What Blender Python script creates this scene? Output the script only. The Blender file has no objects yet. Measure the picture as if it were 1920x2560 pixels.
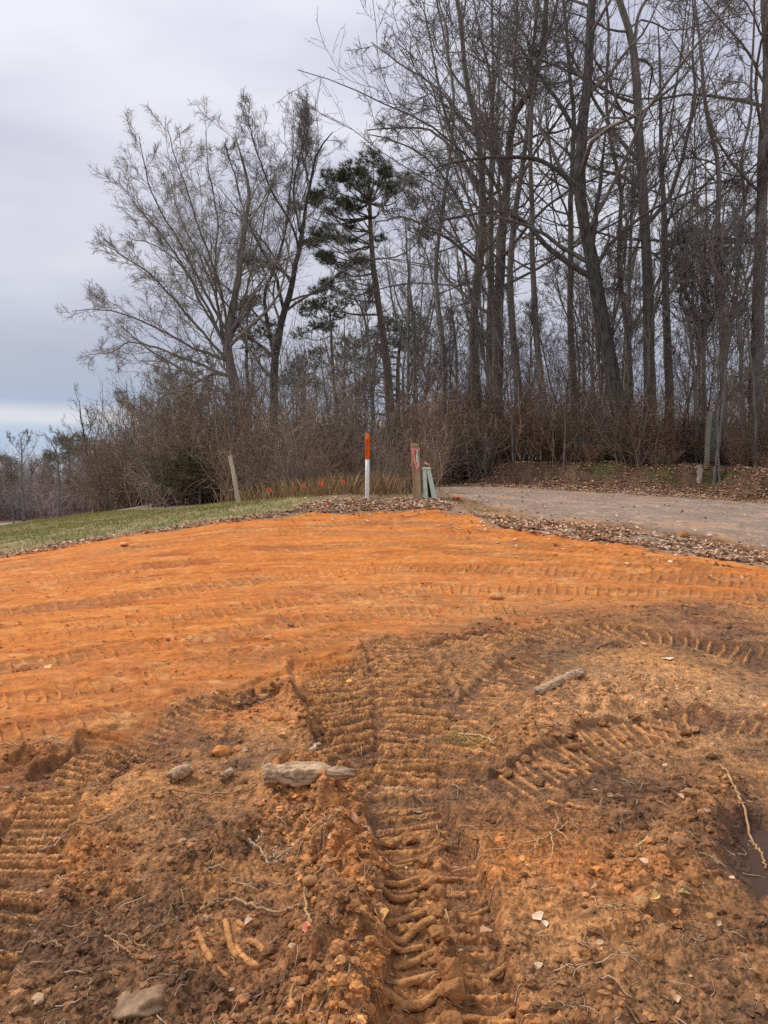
import bpy, math, random
import numpy as np
from mathutils import Vector

RS = np.random.default_rng
random.seed(3)
scn = bpy.context.scene
COL = scn.collection

# ------------------------------------------------------------------ camera
F, CX, CY, HOR, EYE = 1923.0, 960.0, 1280.0, 1180.0, 1.6
PIT = math.atan((CY - HOR) / F)
cam_d = bpy.data.cameras.new("camera")
cam = bpy.data.objects.new("camera", cam_d)
COL.objects.link(cam)
cam.location = (0, 0, EYE)
cam.rotation_euler = (math.pi / 2 - PIT, 0, 0)
cam_d.sensor_fit = 'VERTICAL'
cam_d.sensor_height = 36.0
cam_d.lens = 36.0 * F / 2560.0
cam_d.clip_start = 0.05
cam_d.clip_end = 2000
scn.camera = cam
scn.view_settings.view_transform = 'Standard'
scn.view_settings.look = 'None'
scn.view_settings.exposure = 0
scn.cycles.use_denoising = False
scn.cycles.adaptive_threshold = .02
scn.cycles.max_bounces = 5
scn.cycles.sample_clamp_indirect = 1.5
scn.cycles.sample_clamp_direct = 6
scn.cycles.diffuse_bounces = 3
scn.cycles.caustics_reflective = False
scn.cycles.caustics_refractive = False

def ray(px, py):
    u, v = (px - CX) / F, (CY - py) / F
    return np.array([u, math.cos(PIT) + v * math.sin(PIT), -math.sin(PIT) + v * math.cos(PIT)])

def at(px, py, d):
    """point of the place seen at photo pixel px, py at forward distance d (m)"""
    r = ray(px, py)
    return np.array([0, 0, EYE]) + r * (d / r[1])

# ------------------------------------------------------------------ noise
def _hash(ix, iy, seed):
    h = (ix.astype(np.int64) * 374761393 + iy.astype(np.int64) * 668265263 + seed * 974711) & 0xFFFFFFFF
    h = ((h ^ (h >> 13)) * 1274126177) & 0xFFFFFFFF
    h = (h ^ (h >> 16)) & 0xFFFFFFFF
    return h / 4294967296.0

def pnoise(x, y, seed=0):
    ix, iy = np.floor(x), np.floor(y)
    fx, fy = x - ix, y - iy
    ux, uy = fx * fx * fx * (fx * (fx * 6 - 15) + 10), fy * fy * fy * (fy * (fy * 6 - 15) + 10)
    out = 0
    for dx, wx in ((0, 1 - ux), (1, ux)):
        for dy, wy in ((0, 1 - uy), (1, uy)):
            a = _hash(ix + dx, iy + dy, seed) * 2 * np.pi
            out = out + wx * wy * (np.cos(a) * (fx - dx) + np.sin(a) * (fy - dy))
    return out * 1.5

def fbm(x, y, scale, octv=3, seed=0, gain=0.5):
    s, a, o = 1.0 / scale, 1.0, 0.0
    for k in range(octv):
        o = o + a * pnoise(x * s + 17.3 * k, y * s - 9.1 * k, seed + k * 7)
        s *= 2.03; a *= gain
    return o

def sstep(a, b, x):
    t = np.clip((x - a) / (b - a), 0, 1)
    return t * t * (3 - 2 * t)

# ------------------------------------------------------------------ base terrain
CT = []
for x in (-6, -3, 0, 3, 6):
    for y in (-8, -2, 1.5, 3.5, 5.2):
        CT.append((x, y, 0.0))
for p in [(960, 1650, 6.5), (960, 1500, 8.7), (960, 1400, 11), (960, 1300, 14.3), (960, 1262, 16),
          (0, 1650, 6.4), (0, 1500, 9), (0, 1395, 13), (0, 1335, 23), (0, 1324, 40), (0, 1312, 70), (0, 1302, 115),
          (200, 1357, 13.5), (240, 1299, 25), (240, 1296, 60), (240, 1292, 100),
          (400, 1328, 14), (400, 1286, 24), (600, 1302, 14.3), (570, 1258, 23), (760, 1250, 20), (800, 1285, 15),
          (600, 1500, 8.8), (1400, 1500, 8.7), (1920, 1500, 8.4), (1920, 1650, 6.4),
          (1040, 1247, 16), (900, 1248, 16), (1110, 1214, 27), (1110, 1236, 19),
          (1200, 1300, 13.8), (1300, 1219, 25), (1300, 1290, 14.2), (1500, 1230, 23.5), (1500, 1305, 13),
          (1700, 1242, 22), (1700, 1330, 12.2), (1920, 1257, 20), (1920, 1365, 11.2), (1920, 1425, 10),
          (2200, 1280, 18), (2200, 1390, 11)]:
    CT.append(tuple(at(*p)))
CT += [(-120, 115, -5), (-70, 30, -2.5), (-30, 12, -.8), (-14, 4, -.1), (-40, -30, -1), (40, -30, 0), (0, -40, 0), (14, 4, .1), (30, 14, 1.2),
       (-5, 33, .6), (-10, 42, .3), (-20, 60, -1.2), (0, 34, 1.1), (8, 34, 1.4), (20, 34, 1.6), (0, 60, 1.0), (30, 60, 2.5), (60, 40, 2.2),
       (40, 120, 3), (0, 120, 1.0), (-60, 170, -4), (-160, 200, -5), (100, 150, 4), (0, 320, 1), (-300, 300, -5), (250, 300, 5)]
CT = np.array(CT)
def _phi(dx, dy):
    return np.sqrt(dx * dx + dy * dy + 1.2)
_n = len(CT)
_A = np.zeros((_n + 3, _n + 3))
_A[:_n, :_n] = _phi(CT[:, None, 0] - CT[None, :, 0], CT[:, None, 1] - CT[None, :, 1]) - 0.02 * np.eye(_n)
_A[:_n, _n] = 1; _A[:_n, _n + 1:] = CT[:, :2]
_A[_n:, :_n] = _A[:_n, _n:].T
_W = np.linalg.solve(_A, np.concatenate([CT[:, 2], [0, 0, 0]]))
def base_h(x, y):
    o = _W[_n] + _W[_n + 1] * x + _W[_n + 2] * y
    for k in range(_n):
        o = o + _W[k] * _phi(x - CT[k, 0], y - CT[k, 1])
    return o

def ground_px(px, py, dmax=150):
    """where the photo ray px, py meets the base terrain"""
    r = ray(px, py); r = r / r[1]
    d = np.concatenate([np.arange(1.0, 40, 0.02), np.arange(40, dmax, .25)])
    P = np.array([0, 0, EYE]) + d[:, None] * r
    below = P[:, 2] < base_h(P[:, 0], P[:, 1])
    if not below.any():
        return P[-1, :2]
    return P[np.argmax(below), :2]
def gpoly(pts):
    return np.array([ground_px(*p) if len(p) == 2 else at(*p)[:2] for p in pts])

def sdf(poly, x, y):
    d = np.full(x.shape, 1e9); inside = np.zeros(x.shape, bool)
    n = len(poly)
    for i in range(n):
        ax, ay = poly[i]; bx, by = poly[(i + 1) % n]
        ex, ey = bx - ax, by - ay
        t = np.clip(((x - ax) * ex + (y - ay) * ey) / (ex * ex + ey * ey + 1e-12), 0, 1)
        d = np.minimum(d, (x - ax - t * ex) ** 2 + (y - ay - t * ey) ** 2)
        c = ((ay > y) != (by > y))
        with np.errstate(divide='ignore', invalid='ignore'):
            xi = (bx - ax) * (y - ay) / ((by - ay) if by != ay else 1e-12) + ax
        inside ^= c & (x < xi)
    d = np.sqrt(d)
    return np.where(inside, -d, d)

ORANGE = gpoly([(-300, 1445, 12.5), (0, 1390, 13), (200, 1357), (400, 1328), (600, 1302), (800, 1287), (960, 1277), (1080, 1275),
                (1150, 1290), (1240, 1322), (1400, 1345), (1600, 1370), (1750, 1400), (1920, 1428), (2200, 1460),
                (2200, 1475), (1920, 1492), (1700, 1505), (1400, 1530), (1200, 1552), (1080, 1585), (950, 1605), (830, 1650),
                (740, 1690), (600, 1725), (520, 1765), (400, 1805), (220, 1850), (0, 1895), (-300, 1950)])
GRASS = gpoly([(-300, 1440, 13), (0, 1386, 13.2), (200, 1352), (400, 1323), (600, 1297), (740, 1282), (800, 1262), (760, 1251, 20), (570, 1256, 26),
               (400, 1284, 28), (250, 1297, 40), (130, 1313, 38), (0, 1333, 30), (-300, 1390, 22)])
ROAD = gpoly([(960, 1210, 36), (1110, 1214, 27), (1300, 1219, 25), (1500, 1230, 23.5), (1700, 1242, 22), (1920, 1257, 20), (2300, 1285, 17.5),
              (2300, 1410, 10.5), (1920, 1372, 11.1), (1700, 1334, 12.1), (1500, 1308, 12.9), (1330, 1296, 13.9), (1220, 1284, 15), (1130, 1256, 16.5), (1085, 1238, 19), (1000, 1222, 30)])
ROADFAR = gpoly([(700, 1195, 60), (960, 1207, 36), (1110, 1214, 27), (1300, 1219, 25), (1500, 1230, 23.5), (1700, 1242, 22), (1920, 1257, 20), (2300, 1285, 17.5), (3500, 1350, 12)])
WOODS = np.concatenate([ROADFAR, np.array([[60, 10], [200, 200], [-100, 200], [-60, 110], [-24, 62], [-12, 40], [-6, 30]])])

# ---- tracks: pixel polylines of the pass, width, cleat pitch, depth, cleat height, breakup, lean
def catmull(P, n=24):
    P = np.asarray(P, float)
    Q = np.vstack([2 * P[0] - P[1], P, 2 * P[-1] - P[-2]])
    out = []
    for i in range(1, len(Q) - 2):
        t = np.linspace(0, 1, n, endpoint=False)[:, None]
        a, b, c, d = Q[i - 1], Q[i], Q[i + 1], Q[i + 2]
        out.append(.5 * ((2 * b) + (-a + c) * t + (2 * a - 5 * b + 4 * c - d) * t ** 2 + (-a + 3 * b - 3 * c + d) * t ** 3))
    out.append(Q[-2][None])
    return np.vstack(out)
TRK = []
def track(pts, w, pitch, depth, bar, brk=.3, lean=0.0, edge=.02, kind='brown', seed=1):
    P = catmull(gpoly(pts), 24)
    s = np.concatenate([[0], np.cumsum(np.linalg.norm(np.diff(P, axis=0), axis=1))])
    TRK.append(dict(P=P, s=s, w=w, pitch=pitch, depth=depth, bar=bar, brk=brk, lean=lean, edge=edge, kind=kind, seed=seed))
track([(-190, 2640), (-70, 2420), (30, 2230), (92, 2080), (140, 1975)], .30, .080, .025, .024, .24, .25, .02, seed=3)
track([(170, 1960), (270, 1890), (335, 1840), (450, 1780)], .46, .085, .02, .024, .3, .2, .02, seed=4)
track([(480, 1780), (620, 1738), (760, 1690), (880, 1645), (1020, 1600)], .42, .085, .015, .018, .35, -.55, .012, seed=5)
track([(1125, 2680), (1120, 2480), (1105, 2300), (1060, 2130), (1000, 1980)], .41, .098, .05, .014, .35, -.05, .02, seed=6)
track([(985, 1960), (925, 1860), (870, 1770), (830, 1690), (815, 1640)], .62, .09, .035, .032, .3, -.25, .02, seed=7)
track([(1075, 1960), (1060, 1860), (1040, 1760), (1010, 1670), (985, 1600)], .6, .095, .03, .032, .3, .15, .02, seed=8)
track([(1090, 1625), (1250, 1592), (1420, 1580), (1620, 1590), (1800, 1625), (2050, 1690)], .42, .12, .018, .026, .25, -.5, .02, seed=9)
track([(1260, 1990), (1400, 1915), (1540, 1845), (1700, 1815), (1860, 1810), (2050, 1825)], .38, .085, .014, .014, .4, .5, .015, seed=10)
track([(1150, 1900), (1210, 1800), (1260, 1720), (1330, 1660)], .45, .1, .012, .016, .45, .3, .01, seed=11)
for k, (pts, w) in enumerate([
    ([(-200, 1500), (400, 1415), (900, 1362), (1300, 1392), (2000, 1462)], .46),
    ([(-200, 1560), (400, 1482), (900, 1425), (1400, 1432), (2000, 1475)], .46),
    ([(-200, 1630), (400, 1548), (800, 1500), (1100, 1472), (1500, 1478), (2000, 1500)], .44),
    ([(-200, 1700), (300, 1630), (700, 1565), (1000, 1530), (1300, 1520)], .42),
    ([(-200, 1790), (250, 1715), (600, 1640), (900, 1580)], .40),
    ([(-200, 1880), (250, 1795), (520, 1735)], .38),
    ([(0, 1425), (400, 1360), (900, 1308), (1150, 1315)], .5),
    ([(500, 1345), (900, 1332), (1300, 1360), (1800, 1425)], .5)]):
    track(pts, w, .115, .010, .020, .3, .1, .006, 'orange', 20 + k)

RIDGES = []
def ridge(pts, h, w, rough=.5, seed=0):
    P = catmull(gpoly(pts), 14); RIDGES.append((P, h, w, rough, seed))
ridge([(850, 2680), (840, 2450), (850, 2250), (825, 2100), (790, 2010), (740, 1950)], .12, .15, .5, 1)
ridge([(1440, 2680), (1530, 2420), (1620, 2260), (1700, 2130), (1770, 2020), (1800, 1950)], .05, .12, .6, 2)
ridge([(390, 1800), (430, 1770), (560, 1755), (700, 1730), (760, 1760), (775, 1830)], .055, .09, .7, 3)
ridge([(1300, 1840), (1400, 1760), (1550, 1730), (1680, 1725)], .07, .30, .4, 4)
ridge([(1480, 1790), (1600, 1770), (1760, 1790)], .05, .10, .8, 5)
ridge([(560, 2130), (700, 2080), (840, 2140)], .06, .16, .6, 6)
ridge([(-80, 1930), (40, 1905), (110, 1890)], .05, .10, .9, 7)
ridge([(270, 1840), (285, 1930)], .035, .05, .9, 8)
ridge([(1090, 2080), (1110, 2250), (1120, 2400), (1115, 2560)], .03, .05, 1.0, 9)
ridge([(980, 1740), (1150, 1690), (1320, 1640)], .03, .12, .7, 10)

BLOB = []   # colour patches of the disturbed soil: px, py, radius (m), kind, weight
for px, py, r, k, w in [
    (1500, 1750, .75, 'pale', .8), (1640, 1720, .6, 'pale', .7), (1330, 1790, .4, 'pale', .6), (1150, 1880, .35, 'orange', .7), (1380, 2110, .5, 'orange', .9), (1250, 2170, .35, 'orange', .7),
    (1550, 2200, .35, 'orange', .5), (560, 2360, .22, 'orange', .9), (150, 2150, .3, 'orange', .6), (250, 2190, .25, 'orange', .6), (80, 2020, .3, 'orange', .6),
    (800, 2050, .22, 'orange', .8), (850, 1960, .2, 'orange', .8), (870, 2200, .25, 'orange', .6), (1020, 2120, .25, 'orange', .8), (1090, 2540, .3, 'orange', .9), (1110, 2480, .2, 'orange', .7),
    (1240, 1990, .6, 'dark', .8), (1600, 2010, .5, 'dark', .8), (1740, 1960, .4, 'dark', .6), (900, 1830, .4, 'dark', .8), (1040, 1760, .5, 'dark', .5), (1180, 1680, .6, 'dark', .6),
    (420, 2150, .4, 'dark', .55), (560, 1960, .3, 'dark', .5), (40, 1915, .35, 'dark', 1.0), (330, 1800, .35, 'dark', .6), (640, 1740, .4, 'dark', .4), (1560, 1560, .8, 'dark', .6), (1300, 1540, .8, 'dark', .4), (1850, 1600, .8, 'dark', .5),
    (1880, 2350, .35, 'dark', .9), (1880, 2120, .25, 'dark', 1.0), (1620, 2520, .3, 'dark', .5), (150, 2450, .4, 'dark', .6), (420, 2500, .35, 'dark', .5), (700, 2330, .2, 'dark', .5), (1330, 2450, .2, 'dark', .4),
    (250, 2480, .5, 'dark', .6), (480, 2230, .4, 'dark', .4), (620, 2470, .3, 'dark', .4), (1750, 2450, .4, 'dark', .4), (1840, 1760, .6, 'pale', .4), (1780, 1800, .3, 'dark', .6), (1480, 2380, .3, 'pale', .25), (940, 1650, .35, 'pale', .5), (1000, 1990, .2, 'pale', .6), (600, 1640, .5, 'dkor', .5), (1000, 1500, 1.2, 'tan', .55), (300, 1700, .8, 'tan', .3), (1500, 1480, 1.2, 'tan', .4)]:
    g = ground_px(px, py); BLOB.append((g[0], g[1], r, k, w))

PUD = gpoly([(1832, 2050), (1880, 2030), (1930, 2040), (1980, 2100), (1960, 2190), (1900, 2230), (1850, 2180), (1838, 2110)])
LITTER = [gpoly(p) for p in (
    [(700, 1283), (760, 1262), (860, 1250), (1000, 1247), (1085, 1249), (1130, 1262), (1130, 1278), (1080, 1274), (960, 1276), (800, 1286)],
    [(1180, 1286), (1300, 1300), (1450, 1312), (1560, 1328), (1700, 1348), (1920, 1388), (2100, 1405), (2100, 1440), (1920, 1418), (1780, 1398), (1620, 1368), (1420, 1346), (1260, 1322)],
    [(0, 1398), (200, 1360), (400, 1330), (600, 1304), (720, 1289), (700, 1282), (560, 1299), (400, 1324), (200, 1353), (0, 1388)])]

def zones(x, y):
    r = np.hypot(x, y)
    wn = fbm(x, y, 1.1, 3, 5) * .28 + fbm(x, y, .25, 2, 6) * .08
    far = (r > 70)
    z = {}
    osd = sdf(ORANGE, x, y) + wn; z['osd'] = osd + fbm(x, y, .6, 3, 8) * .35; z['orange'] = sstep(.14, -.14, osd)
    z['grass'] = sstep(.35, -.35, sdf(GRASS, x, y) + wn * 1.6)
    rs = sdf(ROAD, x, y) + wn * .8
    z['roadsd'] = rs
    z['road'] = sstep(.2, -.2, rs)
    z['woods'] = sstep(.25, -.1, sdf(WOODS, x, y) + wn * .4)
    l = np.zeros_like(x)
    for P in LITTER:
        l = np.maximum(l, sstep(.35, -.2, sdf(P, x, y) + wn * 1.5))
    z['litter'] = l
    z['brown'] = np.clip(1 - z['orange'] - z['grass'] - z['road'] - z['woods'] - z['litter'], 0, 1) * sstep(17, 13, r)
    return z

def poly_st(P, s, x, y):
    best = np.full(x.shape, 1e9); S = np.zeros(x.shape); T = np.zeros(x.shape)
    for i in range(len(P) - 1):
        ax, ay = P[i]; ex, ey = P[i + 1] - P[i]
        l2 = ex * ex + ey * ey
        if l2 < 1e-12: continue
        t = ((x - ax) * ex + (y - ay) * ey) / l2
        tc = np.clip(t, 0, 1)
        d = (x - ax - tc * ex) ** 2 + (y - ay - tc * ey) ** 2
        m = d < best
        best = np.where(m, d, best)
        l = math.sqrt(l2)
        S = np.where(m, s[i] + (t if i in (0, len(P) - 2) else tc) * l, S)
        T = np.where(m, ((x - ax) * ey - (y - ay) * ex) / l, T)
    return S, T, np.sqrt(best)

def surface(x, y):
    """height, zones and track masks of the ground at world x, y"""
    x = np.asarray(x, float); y = np.asarray(y, float)
    b = base_h(x, y)
    z = zones(x, y)
    r = np.hypot(x, y)
    h = np.zeros_like(x)
    # woodland bank beyond the road
    wd = -sdf(WOODS, x, y)
    lip = fbm(x, y, 2.2, 3, 41)
    bank = sstep(.4 + lip * .5, 2.0 + lip * .7, wd)
    h += z['woods'] * sstep(70, 40, r) * (bank * .55 + .10 * fbm(x, y, 1.0, 3, 42) + .22 * sstep(1.2 + lip * .6, 1.55 + lip * .6, wd) * sstep(2, 6, x + .5))
    z['moss'] = z['woods'] * np.exp(-((wd - 1.6 - lip * .6) / .5) ** 2) * sstep(-.2, .25, fbm(x, y, 1.3, 2, 44))
    z['wd'] = wd
    br = z['brown']; og = z['orange']
    inside = np.zeros_like(x); bars = np.zeros_like(x); th = np.zeros_like(x); oin = np.zeros_like(x); obar = np.zeros_like(x)
    near = r < 20
    for T in TRK:
        P = T['P']; m = T['w'] / 2 + .25
        idx = np.nonzero((x > P[:, 0].min() - m) & (x < P[:, 0].max() + m) & (y > P[:, 1].min() - m) & (y < P[:, 1].max() + m) & near)[0]
        if not len(idx): continue
        xx, yy = x[idx], y[idx]
        S, t, d = poly_st(P[::3] if len(P) > 60 else P, (T['s'][::3] if len(P) > 60 else T['s']), xx, yy)
        L = T['s'][-1]
        wob = fbm(xx, yy, .22, 2, T['seed'])
        w2 = T['w'] / 2 + wob * .03
        ins = sstep(w2 + .015, w2 - .015, np.abs(t)) * sstep(-.06, .06, S) * sstep(L + .06, L - .06, S)
        ph = (S + T['lean'] * t + wob * .012 + .010 * pnoise(xx * 3, yy * 3, T['seed'] + 2)) / T['pitch']
        cell = np.floor(ph); h0 = _hash(cell, cell * 0 + 3, T['seed'] + 31); h1 = _hash(cell, cell * 0 + 5, T['seed'] + 37)
        fr = ph - cell - .22 * (h0 - .5) - (h1 - .5) * .6 * t
        hb = _hash(cell, np.floor(t * 5 + 100 + _hash(cell, cell * 0, T['seed']) * 3), T['seed'])
        keep = sstep(T['brk'] - .08, T['brk'] + .08, hb * .6 + .4 * (fbm(xx, yy, .3, 2, T['seed'] + 9) + .5) + .1)
        wd_ = (.13 + .07 * hb) * (1 + .5 * fbm(xx, yy, .07, 2, T['seed'] + 12))
        prof = np.clip(1 - (np.abs(fr - .5) / wd_) ** 1.35, 0, 1) ** .85
        prof = prof * sstep(1.02, .86, np.abs(t / w2 - (h0 - .5) * .35) + .25 * h1 * (T['brk'] + .3))
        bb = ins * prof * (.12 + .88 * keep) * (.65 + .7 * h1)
        edge = np.exp(-((np.abs(t) - w2 - .035) / .035) ** 2) * (.4 + np.clip(wob, 0, 1) * 2) * sstep(-.1, .1, S) * sstep(L + .1, L - .1, S)
        rag = .6 + .6 * fbm(xx, yy, .5, 2, T['seed'] + 4)
        dz = ins * (-T['depth']) + bb * T['bar'] * np.clip(.8 + rag * .4, .4, 1.3) + edge * T['edge']
        wz = np.clip(rag + .6, .45, 1) if T['kind'] == 'orange' else 1
        # a later pass overprints the earlier ones
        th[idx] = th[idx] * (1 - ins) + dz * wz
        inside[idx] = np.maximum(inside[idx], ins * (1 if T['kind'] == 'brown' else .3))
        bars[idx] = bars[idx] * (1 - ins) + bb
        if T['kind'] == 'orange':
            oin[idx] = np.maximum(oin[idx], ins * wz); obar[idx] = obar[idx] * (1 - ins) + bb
    rid = np.zeros_like(x)
    for P, hh, w, rough, sd in RIDGES:
        m = w * 3
        idx = np.nonzero((x > P[:, 0].min() - m) & (x < P[:, 0].max() + m) & (y > P[:, 1].min() - m) & (y < P[:, 1].max() + m))[0]
        if not len(idx): continue
        xx, yy = x[idx], y[idx]
        ss = np.arange(len(P)) * 1.0
        _, t, d = poly_st(P, ss, xx, yy)
        nz = fbm(xx, yy, .16, 3, 60 + sd)
        rid[idx] = np.maximum(rid[idx], hh * np.exp(-(d / w) ** 2) * np.clip(1 + rough * nz * 1.6, .1, 2.2))
    z['ridge'] = np.clip(rid / .06, 0, 1)
    calm = 1 - .75 * inside * (1 - z['ridge'] * .5)
    lump = np.abs(pnoise(x / .085, y / .085, 71)); lump2 = np.abs(pnoise(x / .04, y / .04, 72)); lump3 = np.abs(pnoise(x / .021, y / .021, 74))
    rmask = sstep(-.15, .35, fbm(x, y, .5, 2, 73) + .5 * z['ridge']) * (1 - .55 * sstep(.15, .6, x))
    calm = calm * (1 - .35 * sstep(.15, .6, x))
    # long scraped streaks of the turning machine in the right of the disturbed soil
    cx_, cy_ = 2.2, -.4
    rr = np.hypot(x - cx_, y - cy_); aa = np.arctan2(y - cy_, x - cx_)
    streak = pnoise(rr / .07, aa * 1.6, 81) + .5 * pnoise(rr / .03, aa * 3, 82)
    sm = br * sstep(-.2, .2, fbm(x, y, .8, 2, 83)) * sstep(.1, .7, x) * (1 - .8 * inside)
    h += br * (.030 * fbm(x, y, 1.0, 2, 31) + .018 * fbm(x, y, .33, 2, 32) * calm
               + calm * (.3 + .9 * rmask) * (.026 * (lump - .25) + .022 * (lump2 - .25) + .013 * (lump3 - .25)) + .006 * fbm(x, y, .016, 3, 33, .6))
    h += sm * .013 * streak
    rr_ = np.hypot(x, y) + .25 * fbm(x, y, 5, 2, 88); aa_ = np.arctan2(x, y)
    ostreak = pnoise(rr_ / .10, aa_ * 5, 85) + .6 * pnoise(rr_ / .045, aa_ * 7, 89)
    z['ostr'] = ostreak
    h += og * (.025 * fbm(x, y, 1.6, 2, 34) + .005 * ostreak + .008 * fbm(x, y, .16, 3, 35) + .003 * (np.abs(pnoise(x / .03, y / .03, 36)) * 2 - .5) * sstep(14, 7, r))
    h += (br * 1.3 + og * 1.25 * sstep(17, 8, r)) * th + br * rid + z['litter'] * (.02 * fbm(x, y, .3, 3, 37) + .012 * np.clip(fbm(x, y, .9, 2, 38), 0, 1))
    h += z['grass'] * .03 * fbm(x, y, .6, 3, 39) + z['road'] * (.012 * fbm(x, y, .8, 3, 40))
    # small cut step at the edge of the fill below the grass
    pd = sdf(PUD, x, y) + .03 * fbm(x, y, .15, 2, 91)
    z['pud'] = sstep(.10, -.06, pd) * (r < 6)
    h = h * (1 - .75 * z['pud']) - .075 * z['pud']
    z['inside'] = inside; z['bars'] = bars; z['oin'] = oin; z['obar'] = obar
    return b + h, z

def gz(x, y):
    h, _ = surface(np.atleast_1d(x), np.atleast_1d(y))
    return h if np.ndim(x) else float(h[0])

def gcol(x, y, z, h):
    """base colour of the bare ground"""
    n1 = fbm(x, y, .9, 3, 101); n2 = fbm(x, y, .22, 3, 102); n3 = fbm(x, y, .05, 2, 103)
    C = np.zeros(x.shape + (3,))
    def mixc(c, col, w):
        w = np.clip(w, 0, 1)[..., None]
        return c * (1 - w) + np.array(col) * w
    # disturbed brown soil
    B = np.empty_like(C); B[:] = (.335, .168, .072)
    B = mixc(B, (.50, .24, .085), sstep(-.1, .55, n1 + .5 * n2))
    B = mixc(B, (.15, .082, .045), sstep(.0, .5, -n1 + .8 * n2) * .85)
    for bx, by, rad, kind, w in BLOB:
        d = np.hypot(x - bx, (y - by)) / rad
        ww = np.exp(-d ** 2 * 1.2) * w * np.clip(.9 + n2 * .9, 0, 1.3)
        col = {'pale': (.56, .31, .145), 'orange': (.54, .21, .058), 'dark': (.14, .070, .036), 'dkor': (.25, .09, .03), 'tan': (.44, .21, .085)}[kind]
        B = mixc(B, col, ww * (1.0 if kind not in ('tan', 'dkor') else 0))
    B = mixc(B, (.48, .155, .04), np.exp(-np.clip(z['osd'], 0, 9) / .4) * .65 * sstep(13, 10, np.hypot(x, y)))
    B = mixc(B, (.55, .26, .095), np.clip(z['bars'] * 1.2, 0, .8))  # bar tops painted lighter, as if lit
    B = mixc(B, (.15, .072, .036), np.clip(z['inside'] - z['bars'] * 1.3, 0, 1) * .7)  # grooves darkened: compacted moist soil, plus shade put into the colour
    B = mixc(B, (.44, .19, .066), z['ridge'] * .35)
    B *= np.clip(1 + .5 * n3 + .35 * fbm(x, y, .018, 2, 104) * sstep(6, 3, np.hypot(x, y)), .35, 1.8)[..., None]
    # compacted orange fill
    O = np.empty_like(C); O[:] = (.53, .170, .032)
    rr_ = np.hypot(x, y); os_ = pnoise(rr_ / .4, np.arctan2(x, y) * 2, 86) + .6 * pnoise(rr_ / .15, np.arctan2(x, y) * 3, 87)
    O = mixc(O, (.60, .235, .055), sstep(-.05, .9, .55 * os_ + .5 * n2 + .4 * n1))
    O = mixc(O, (.34, .092, .018), sstep(.1, .8, -.55 * os_ + .6 * n1))
    for bx, by, rad, kind, w in BLOB:
        if kind in ('tan', 'dkor', 'dark'):
            d = np.hypot((x - bx) * .8, y - by) / rad
            O = mixc(O, {'tan': (.47, .23, .095), 'dkor': (.22, .085, .03), 'dark': (.16, .08, .04)}[kind], np.exp(-d ** 2) * w * np.clip(.8 + n2, 0, 1.2))
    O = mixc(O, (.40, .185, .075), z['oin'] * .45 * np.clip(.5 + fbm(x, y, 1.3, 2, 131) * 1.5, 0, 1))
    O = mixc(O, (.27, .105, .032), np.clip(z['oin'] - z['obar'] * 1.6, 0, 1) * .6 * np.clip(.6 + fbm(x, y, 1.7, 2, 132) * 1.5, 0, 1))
    O = mixc(O, (.62, .24, .055), sstep(.15, .9, z['ostr']) * .6)
    O = mixc(O, (.33, .105, .024), sstep(.15, .9, -z['ostr']) * .55)
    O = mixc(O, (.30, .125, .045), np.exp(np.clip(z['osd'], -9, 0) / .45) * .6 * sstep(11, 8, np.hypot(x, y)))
    O = mixc(O, (.64, .34, .13), sstep(.3, .8, fbm(x * .4, y, .2, 4, 133)) * .45)
    O = mixc(O, (.30, .085, .018), sstep(.35, .9, fbm(x, y, .6, 4, 134)) * .35)
    O *= (1 + .18 * n3)[..., None]
    G = np.empty_like(C); G[:] = (.20, .19, .07)
    G = mixc(G, (.34, .26, .145), sstep(-.1, .4, n1 + n2 * .6))
    L = np.empty_like(C); L[:] = (.32, .215, .145)
    L = mixc(L, (.40, .285, .20), sstep(0, .5, n2))
    R = np.empty_like(C); R[:] = (.27, .20, .15)
    R = mixc(R, (.36, .28, .215), sstep(-.1, .5, n1 + .5 * n2))
    R = mixc(R, (.44, .21, .10), sstep(.25, .7, n1 + .3 * n2) * .6)
    R = mixc(R, (.46, .23, .11), np.exp(np.clip(z['roadsd'], -9, 0) / .9) * .5 * np.clip(.6 + n1, 0, 1) * sstep(18, 15, np.hypot(x, y)))
    R *= (1 + .35 * n3)[..., None]
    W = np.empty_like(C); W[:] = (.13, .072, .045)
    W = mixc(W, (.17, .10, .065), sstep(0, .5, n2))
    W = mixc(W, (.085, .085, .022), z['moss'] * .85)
    FD = np.empty_like(C); FD[:] = (.33, .27, .215)
    FD = mixc(FD, (.22, .19, .11), sstep(.1, .5, fbm(x, y, 7, 2, 110)))
    C[:] = FD
    rr = np.hypot(x, y)
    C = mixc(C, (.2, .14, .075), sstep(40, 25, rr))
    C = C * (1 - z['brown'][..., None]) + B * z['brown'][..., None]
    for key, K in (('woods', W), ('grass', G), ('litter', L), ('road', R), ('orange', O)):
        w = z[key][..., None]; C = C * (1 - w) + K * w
    C = mixc(C, (.07, .035, .02), z['pud'] * .9)
    return np.clip(C, .01, .9)

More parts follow.
